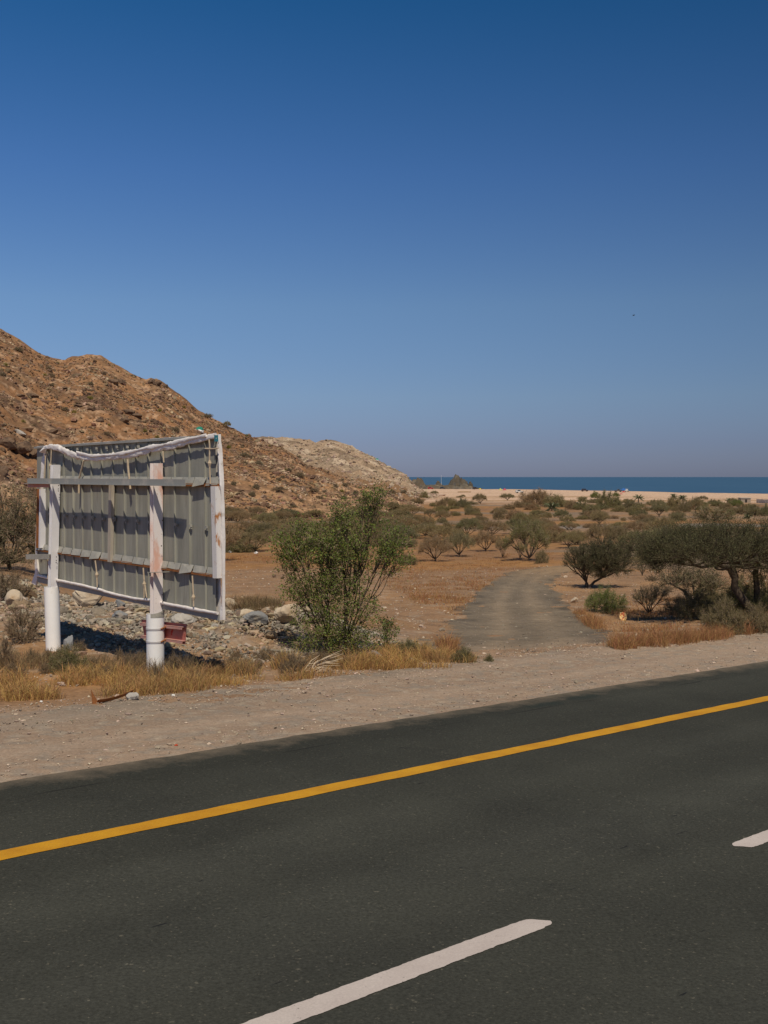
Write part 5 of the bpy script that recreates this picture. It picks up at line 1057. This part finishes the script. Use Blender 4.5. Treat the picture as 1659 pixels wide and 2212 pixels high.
tri = [a - ud * .06 for a in tri]; m.add(tri + [a + w2 * .012 for a in tri], [[0, 1, 2], [5, 4, 3]]); m.add(tri + [a + w2 * .012 for a in tri], [[0, 3, 4, 1], [1, 4, 5, 2], [2, 5, 3, 0]]); m.build('end_plate', M['rust'], rt)
# discarded orange plate with red strokes
p = hit(1346, 1340, fn=zg); pt = thing('warning_disc', 'discarded oval orange disc with red strokes lying tilted in the dry grass', 'sign', tuple(p + np.array([0, 0, .12])))
M['disc'] = plain('orange_plastic', (.72, .42, .14), c2=(.80, .55, .28), sc=9); M['redp'] = plain('red_print', (.55, .02, .01))
m = MB(); th = np.linspace(0, 2 * np.pi, 28, endpoint=False); R_ = .155; X_ = np.array([.62, -.1, .18]); Y_ = np.array([.12, .35, .93]); X_ = X_ / np.linalg.norm(X_); Y_ = nrm(Y_ - X_ * (Y_ @ X_)); N_ = np.cross(X_, Y_)
ring = np.array([X_ * .115 * math.cos(a) + Y_ * .15 * math.sin(a) for a in th]); m.add(np.vstack([ring, ring - N_ * -.012]), [[i, (i + 1) % 28, 28 + (i + 1) % 28, 28 + i] for i in range(28)])
for k_, o_ in ((0, 0), (28, .012)): m.add(np.vstack([ring + N_ * o_, [N_ * o_]]), [[i, (i + 1) % 28, 28] for i in range(28)])
m.build('disc', M['disc'], pt)
fs = 1 if N_[1] < 0 else -1; off = N_ * (.015 if fs > 0 else -.003)
for a, b, c in [((-.08, .04), (-.02, .12), (.06, .13)), ((-.075, -.11), (-.01, -.04), (.05, .0)), ((.0, .10), (.01, .03), (.05, .02)), ((.06, .12), (.04, .05), (.02, -.03))]:
    m = MB(); pts = [X_ * s[0] + Y_ * s[1] + off for s in (a, b, c)]; m.tube(bez(*[np.array(v) for v in pts], 6), [.008, .012, .012, .011, .009, .006], 4, flat=(1, 1)); m.build('red_stroke', M['redp'], pt)
# litter
M['bag'] = plain('white_plastic', (.75, .74, .73)); M['redscrap'] = plain('red_plastic', (.55, .08, .03)); M['gwhite'] = plain('white_scrap', (.70, .68, .65))
def scrap(px, py, w_, h_, mt, label, cat='litter', name='plastic_bag', seed=0, fn=zg, group=None):
    rg = np.random.default_rng(seed); p = hit(px, py, fn=fn); a = px_size(p, w_) / 2; b = px_size(p, h_) / 2; v, f = ICO[2]; v = v * (1 + .35 * rg.normal(size=(len(v), 1)) * .6) * np.array([a, a * .8, b]); m = MB(); m.add(v, f); o = m.build(name, mt); o.location = (p[0], p[1], p[2] + b * .7); return tag(o, label, cat, group)
scrap(496, 1194, 7, 5, M['bag'], 'white plastic bag caught below the bush belt, close to the billboard edge', seed=1); scrap(553.5, 1196, 8, 5, M['bag'], 'white plastic bag on orange grass between billboard and green shrub', seed=2)
scrap(381, 1611, 7, 4, M['redscrap'], 'bright red plastic scrap on the gravel shoulder near the asphalt', name='plastic_scrap', seed=3); scrap(374, 1504, 8, 5, M['gwhite'], 'flat white scrap on the gravel right of the concrete chunk', name='plastic_scrap', seed=4); scrap(89, 1517, 7, 4, M['gwhite'], 'small white scrap at the edge of the golden grass', name='plastic_scrap', seed=5)
scrap(936, 1057.5 + 6, 6, 2.5, M['gwhite'], 'pale scrap on the sand at the foot of the hill', name='plastic_scrap', seed=6)
# dead palm frond in the grass
p = hit(668, 1455, fn=zg); m = MB(); rg = np.random.default_rng(3); e = local(p, 722, 1428)
for k_ in range(26):
    a = rg.normal(0, .05, 3); a[2] = abs(a[2]); b = e * rg.uniform(.6, 1.1) + rg.normal(0, .09, 3); b[2] = max(b[2], .05); m.tube([a, (a + b) / 2 + np.array([0, 0, .05]), b], [.006, .008, .003], 3)
o = m.build('palm_frond', M['cord']); o.location = tuple(p); tag(o, 'dead pale palm frond lying in the grass at the left foot of the green shrub', 'palm frond')
# painted rocks
M['pgreen'] = plain('green_rock_paint', (.015, .22, .155), rough=.6); M['pwhite'] = plain('white_rock_paint', (.80, .80, .80)); M['pblack'] = plain('black_rock_paint', (.035, .035, .04)); M['pred'] = plain('red_rock_paint', (.45, .10, .05))
def painted(px, py, w_, h_, bands, label, seed):
    rg = np.random.default_rng(seed); p = hit(px, py); a = px_size(p, w_) / 2; b = px_size(p, h_) / 2; v, f = rock_verts(rg, 4, 9, .16, (1, .9, 1)); v = v / np.abs(v).max(0)
    cen = v[f].mean(1); k = cen[:, 2] * .8 - .35 * cen[:, 0] + .06 * np.sin(cen[:, 0] * 9); mi = np.digitize(k, [bb_[0] for bb_ in bands[1:]]); m = MB(); V = v * np.array([a, a * .8, b])
    for j in range(len(bands)):
        if (mi == j).any(): m.f.append((f[mi == j], j))
    m.v.append(V); m.n = len(V); o = m.build('painted_rock', [M[bb_[1]] for bb_ in bands]); o.location = (p[0], p[1], p[2] + b * .5); o.rotation_euler = (0, .45, 0); return tag(o, label, 'painted rock')
painted(433, 935, 22, 17, [(0, 'pblack'), (-.42, 'pwhite'), (.22, 'pgreen')], 'rock on the hillside painted green over white, just above the billboard corner', 41)
painted(814, 996, 9, 8, [(0, 'pblack'), (-.3, 'pwhite'), (.1, 'pgreen')], 'rock painted green and white on the crest of the pale far hill', 42)
# bird
p = at(1369, 681, 170); br = MB(); M['bird'] = plain('bird_feathers', (.02, .02, .022))
v, f = ICO[2]; br.add(v * np.array([.22, .07, .06]), f); br.add([[.02, .05, .03], [-.07, .05, .03], [-.02, .30, .10], [.05, .27, .10]], [[0, 1, 2, 3]]); br.add([[.02, -.05, .03], [-.07, -.05, .03], [-.02, -.30, .12], [.05, -.27, .12]], [[3, 2, 1, 0]]); br.add([[-.2, .02, 0], [-.2, -.02, 0], [-.31, -.06, .0], [-.31, .06, .0]], [[0, 1, 2, 3]])
o = br.build('bird', M['bird'], smooth=True); o.location = tuple(p); o.rotation_euler = (.1, -.3, .2); tag(o, 'single dark bird flying in the clear blue sky', 'bird')
# palms
M['palmbark'] = mat('palm_bark', (.17, .125, .085), (.11, .08, .055), sc=6, rough=.95, bump=.8, bsc=8)
def palm(px, py, hpx, wpx, trunk, label, seed, nf=34, low=-.7):
    rg = np.random.default_rng(seed); p = hit(px, py); Hh = px_size(p, hpx); R_ = px_size(p, wpx) / 2; ht = Hh * trunk; root = thing('palm', label, 'palm tree', tuple(p)); m = MB()
    zs = np.linspace(-.2, ht, 12); m.tube(np.stack([.03 * zs, 0 * zs, zs], 1), .2 + .05 * (np.arange(12) % 2), 9); m.build('trunk', M['palmbark'], root)
    m = MB()
    for k in range(nf):
        a = rg.uniform(0, 6.283); e = rg.uniform(low, 1.35); L = R_ * rg.uniform(.85, 1.15); d = np.array([math.cos(a), math.sin(a), 0]); n = 12; t = np.linspace(0, 1, n)
        q = np.array([.03 * ht, 0, ht])[None] + d[None] * (L * np.cos(e) * t + .25 * L * t * t * math.sin(max(e, 0)))[:, None]; q[:, 2] += np.minimum((Hh - ht), L) * 1.0 * (np.sin(e) * t) - L * .28 * t * t
        m.tube(q, np.linspace(.035, .01, n), 3, 0, cap=False)
        s = np.cross(d, [0, 0, 1.]); tt = np.repeat(np.linspace(.15, 1, 16), 2); sg = np.tile([1, -1], 16); b = np.stack([np.interp(tt, t, q[:, i]) for i in range(3)], 1); ll = L * .26 * (1 - .55 * tt)
        tip = b + s[None] * (sg * ll * .8)[:, None] + d[None] * (ll * .7)[:, None]; tip[:, 2] += ll * rg.uniform(-.25, .3, 32); wv = np.array([0, 0, .06])[None] + d[None] * .03
        m.add(np.stack([b - wv, b + wv, tip], 1).reshape(-1, 3), np.arange(96).reshape(-1, 3), 1)
    m.build('crown', [M['cord'], M['leaf_palm']], root); return root
palm(1379, 1086, 21, 24, .5, 'lone palm with a visible trunk on the sand right of the tall brown-green crown', 1, low=-.5)
palm(1454.6, 1080, 16, 20, .45, 'left palm of the pair above the dark green tree', 2); palm(1474, 1083, 17, 22, .4, 'right palm of the pair above the dark green tree', 3)
palm(1571, 1088, 16, 18, .4, 'thin palm behind bushes left of the block hut', 4, nf=16, low=.2)
palm(1191.5, 1104, 30, 34, .22, 'low bushy palm with spreading fronds in front of the huge domed thicket', 5, nf=46, low=-.6)
palm(1246, 1092, 15, 16, .25, 'small low palm right of the huge domed thicket', 6, nf=18, low=.1)
palm(1617, 1121, 13, 20, .15, 'short stemless palm below the block hut, near the right edge', 7, nf=26, low=.1)
# hut and fence
p = hit(1611, 1086); ht_ = thing('block_hut', 'small flat-roofed block hut near the beach at the right edge', 'hut', tuple(p)); a = px_size(p, 20) / 2; b = px_size(p, 9); M['block'] = mat('concrete_block', (.33, .275, .225), (.27, .22, .18), sc=1.5, rough=.95); M['roofm'] = plain('roof_slab', (.42, .38, .33)); M['dark_in'] = plain('dark_opening', (.03, .025, .022))
m = MB(); m.box([0, a * .8, b / 2 - .1], [a, 0, 0], [0, a * .8, 0], [0, 0, b / 2 + .1]); m.build('wall', M['block'], ht_); m = MB(); m.box([0, a * .8, b + .12], [a * 1.12, 0, 0], [0, a * .95, 0], [0, 0, .12]); m.build('roof', M['roofm'], ht_)
m = MB(); m.box([a * .05, -.02, b * .38], [.35, 0, 0], [0, .05, 0], [0, 0, b * .36]); m.build('doorway_shade', M['dark_in'], ht_)  # dark block stands in for the unlit inside of the doorway
p = hit(1634, 1086); q = hit(1690, 1089); fn_ = thing('metal_fence', 'pale corrugated metal fence right of the block hut', 'fence', tuple(p)); u = q - p; L_ = np.linalg.norm(u); b = px_size(p, 7.5); M['fence'] = mat('pale_fence', (.56, .50, .44), (.42, .37, .33), sc=.6, rough=.7, lo=.45, hi=.55); n_ = 90; t = np.linspace(0, 1, n_); nn = nrm(np.cross(u, [0, 0, 1.])); e = u[None] * t[:, None] + nn[None] * (.12 * np.sin(t * 90))[:, None]
m = MB(); m.add(np.concatenate([e - [0, 0, .3], e + [0, 0, b]]), [[i, i + 1, n_ + i + 1, n_ + i] for i in range(n_ - 1)]); m.add(np.concatenate([e - [0, 0, .3], e + [0, 0, b]]) + nn * .03, [[i, i + 1, n_ + i + 1, n_ + i][::-1] for i in range(n_ - 1)]); m.build('panel', M['fence'], fn_)
for k_ in range(6): m = MB(); m.box(u * (k_ / 5) - nn * .2 + np.array([0, 0, b / 2]), [.06, 0, 0], [0, .06, 0], [0, 0, b / 2 + .15]); m.build('post', M['palmbark'], fn_)
# vehicles on the beach
M['tyre'] = plain('tyre_rubber', (.02, .02, .02)); M['glass'] = plain('car_glass', (.03, .04, .05), rough=.1, spec=.6)
CARM = {}
def car(px, py, wpx, color, label, kind='wagon', name='parked_car', cat='car', rz=0):
    p = hit(px, py); L_ = max(4.4, min(5.2, px_size(p, wpx))); root = thing(name, label, cat, tuple(p), None, rz); key = str(color)
    if key not in CARM: CARM[key] = mat('car_paint', color, rough=.3, spec=.5)
    H = L_ / 2; top = 1.8 if kind == 'wagon' else 1.5; prof_ = [(-H, .45), (-H, 1.0), (-H * .92, 1.05), (-H * .78, top), (H * .15, top), (H * .42, 1.08), (H * .95, .98), (H, .75), (H, .45)] if kind == 'wagon' else [(-H, .45), (-H, .95), (-H * .25, .98), (-H * .2, top + .25), (H * .25, top + .25), (H * .45, 1.05), (H * .95, .95), (H, .75), (H, .45)]
    m = MB(); n = len(prof_); V = [[x, s * (.85 if z < 1.2 else .72), z] for s in (-1, 1) for x, z in prof_]; m.add(V, [[i, (i + 1) % n, n + (i + 1) % n, n + i] for i in range(n)]); c0 = np.array([[x, -.85 if z < 1.2 else -.72, z] for x, z in prof_]); m.add(np.vstack([c0, [[0, -.85, .6]]]), [[(i + 1) % n, i, n] for i in range(n)]); c1 = c0 * [1, -1, 1]; m.add(np.vstack([c1, [[0, .85, .6]]]), [[i, (i + 1) % n, n] for i in range(n)]); m.build('body', CARM[key], root)
    for s in (-1, 1):
        m = MB(); x0, x1 = (-H * .7, H * .1) if kind == 'wagon' else (-H * .15, H * .22); zt_ = top - .1 if kind == 'wagon' else top + .12; m.add([[x0, s * .86, 1.12], [x1 + .35, s * .86, 1.12], [x1, s * .745, zt_], [x0 + .1, s * .745, zt_]], [[0, 1, 2, 3] if s < 0 else [3, 2, 1, 0]]); m.build('window', M['glass'], root)
        for x in (-H * .62, H * .62):
            m = MB(); m.tube([[x, s * .62, .38], [x, s * .88, .38]], .38, 14); m.build('wheel', M['tyre'], root)
    return root
car(1122, 1065, 12, (.62, .61, .58), 'white boxy car parked on the sand left of the huge domed thicket', rz=.25)
car(1263, 1061.6, 11, (.05, .03, .035), 'dark red-brown car at the waterline behind the round green bush'); car(1335, 1062.6, 11, (.10, .085, .08), 'dark grey car left of the blue canopy at the waterline', 'pickup', name='pickup_truck', cat='pickup'); car(1354, 1062.4, 9, (.55, .54, .52), 'white car right of the blue canopy', 'wagon', rz=1.2)
car(956, 1056.5, 9, (.03, .035, .05), 'dark car parked under the low rock shelf', 'wagon'); car(930, 1056.8, 8, (.45, .03, .03), 'red car parked between the two-humped rock and the low shelf', 'wagon', rz=.1); car(934, 1056.4 - .2, 7, (.35, .37, .42), 'silver car beside the red car below the low rock shelf', 'wagon', rz=1.0); car(1026, 1057, 6, (.06, .05, .05), 'small dark car right of the foot of the needle rock', rz=.8)
# canopies and tents
def canopy(px, py, wpx, hpx, color, label, closed=False):
    p = hit(px, py); w_ = px_size(p, wpx) / 2; h = px_size(p, hpx); root = thing('tent' if closed else 'canopy', label, 'tent' if closed else 'canopy', tuple(p)); mt = plain('tent_cloth', color); m = MB(); zb_ = 0 if closed else h * .55
    m.add([[-w_, -w_, zb_], [w_, -w_, zb_], [w_, w_, zb_], [-w_, w_, zb_], [0, 0, h]], [[0, 1, 4], [1, 2, 4], [2, 3, 4], [3, 0, 4]]); m.build('roof', mt, root)
    if not closed:
        for sx in (-1, 1):
            for sy in (-1, 1): m = MB(); m.tube([[sx * w_ * .95, sy * w_ * .95, -.1], [sx * w_ * .95, sy * w_ * .95, zb_]], .04, 5); m.build('leg', M['galv_beam'], root)
    return root
canopy(1347, 1062.6, 12, 8, (.03, .13, .42), 'blue beach canopy on thin legs at the waterline'); canopy(1347, 1063.2, 8, 3, (.45, .06, .05), 'low red tent under the blue canopy', True)
canopy(1081, 1058.6, 7, 4.5, (.42, .45, .10), 'yellow-green tent at the waterline, left one of a close pair', True); canopy(1090, 1058.8, 8, 4.5, (.45, .07, .10), 'red tent at the waterline right of the yellow-green one', True); canopy(1037, 1057, 5, 3, (.60, .50, .06), 'small yellow tent right of the needle rock', True)
p = hit(1341.5, 1069); bd = thing('notice_board', 'small faded red board standing on the sand below the blue canopy', 'sign', tuple(p)); w_ = px_size(p, 5.6) / 2; h = px_size(p, 4.4); m = MB(); m.box([0, 0, h * .62], [w_, 0, 0], [0, .04, 0], [0, 0, h * .4]); m.build('board', M['red_fade'], bd)
for s in (-1, 1): m = MB(); m.box([s * w_ * .8, .08, h * .3], [.05, 0, 0], [0, .03, 0], [0, 0, h * .4]); m.build('leg', M['bark'], bd)
# mast, drift line hut, people
p = at(953.2, 1047.5, 900); m = MB(); m.tube([p, p + np.array([0, 0, 8.])], [.12, .06], 6); o = m.build('mast', M['pipe']); tag(o, 'thin white mast standing between the small squarish rock and the tallest rock', 'mast')
p = hit(1003, 1063.5); m = MB(); rg = np.random.default_rng(8); v, f = ICO[3]; v = v * np.array([px_size(p, 29) / 2, 2.0, px_size(p, 3) / 2]); v = v * (1 + .25 * (fbm(v[:, 0], v[:, 1] * 3 + v[:, 2] * 4, 2.0, 3, 3) - .5))[:, None]; m.add(v, f); M['reed'] = mat('dry_reed', (.40, .26, .14), (.27, .17, .09), sc=.9, rough=.95); o = m.build('reed_heap', M['reed']); o.location = tuple(p + np.array([0, 0, .2])); tag(o, 'long low heap of dry brown reeds on the sand before the sea rocks', 'heap')
def person(px, py, hpx, top, legs, label, seed):
    p = hit(px, py); h = px_size(p, hpx) ; h = min(max(h, 1.5), 1.85); k = h / 1.75; rg = np.random.default_rng(seed); root = thing('person', label, 'person', tuple(p), None, rg.uniform(-1, 1)); root.scale = (k,) * 3
    m = MB(); st = rg.uniform(.08, .16)
    for s in (-1, 1):
        m.tube([[s * st, -.12, .03], [s * st, .02, .05], [s * st, .02, .12], [s * .10, 0, .48], [s * .09, 0, .88], [s * .03, 0, 1.0]], [.035, .045, .05, .065, .085, .10], 8, 1)
        m.tube([[s * .05, 0, 1.42], [s * .19, 0, 1.40], [s * .25, .02, 1.15], [s * .27, -.04, .92], [s * .27, -.06, .82]], [.05, .06, .05, .04, .025], 8, 0)
    m.tube([[0, 0, .92], [0, 0, 1.1], [0, 0, 1.3], [0, 0, 1.44], [0, 0, 1.5], [0, 0, 1.56]], [.14, .13, .17, .13, .055, .05], 10, 0); v, f = ICO[2]; m.add(v * np.array([.085, .10, .12]) + np.array([0, -.01, 1.64]), f, 2)
    m.build('body', [plain('clothing', top), plain('trousers', legs), plain('skin', (.25, .14, .09))], root, smooth=True)
    m = MB(); m.add(v[v[:, 2] > -.3] * 0, np.zeros((0, 3), int)) if False else m.add(v * np.array([.092, .105, .085]) + np.array([0, .015, 1.685]), f); m.build('hair', plain('hair', (.02, .016, .014)), root, smooth=True)
    return root
person(1019.3, 1058.3, 3.5, (.6, .6, .6), (.55, .55, .55), 'person in white standing on the beach below the needle rock', 1); person(1024, 1058.5, 3.4, (.05, .05, .07), (.05, .05, .06), 'person in dark clothes right of the one in white on the beach', 2)
# young trees in a row on the plain
for k_, (x, y, w_, h_) in enumerate([(522, 805, 24, 50), (560, 815, 28, 70), (603, 825, 34, 75), (638, 822, 24, 60), (717, 825, 30, 62)]):
    px, py = 881.3 + x / 8.533, 1011 + y / 8.533; plant('N', px, py, w_ / 8.533, h_ / 8.533, 'upright green sapling in the short row on the plain left of centre' if k_ < 4 else 'upright green sapling standing apart, right of the row of four', 'saplings in a row on the plain' if k_ < 4 else None, name='sapling')
for ps in PROT.values():
    for k_, r_ in enumerate(ps):
        kd = [a for a, b in PROT.items() if b is ps][0]
        if (kd, k_) not in USED:
            for c in list(r_.children): bpy.data.objects.remove(c)
            bpy.data.objects.remove(r_)
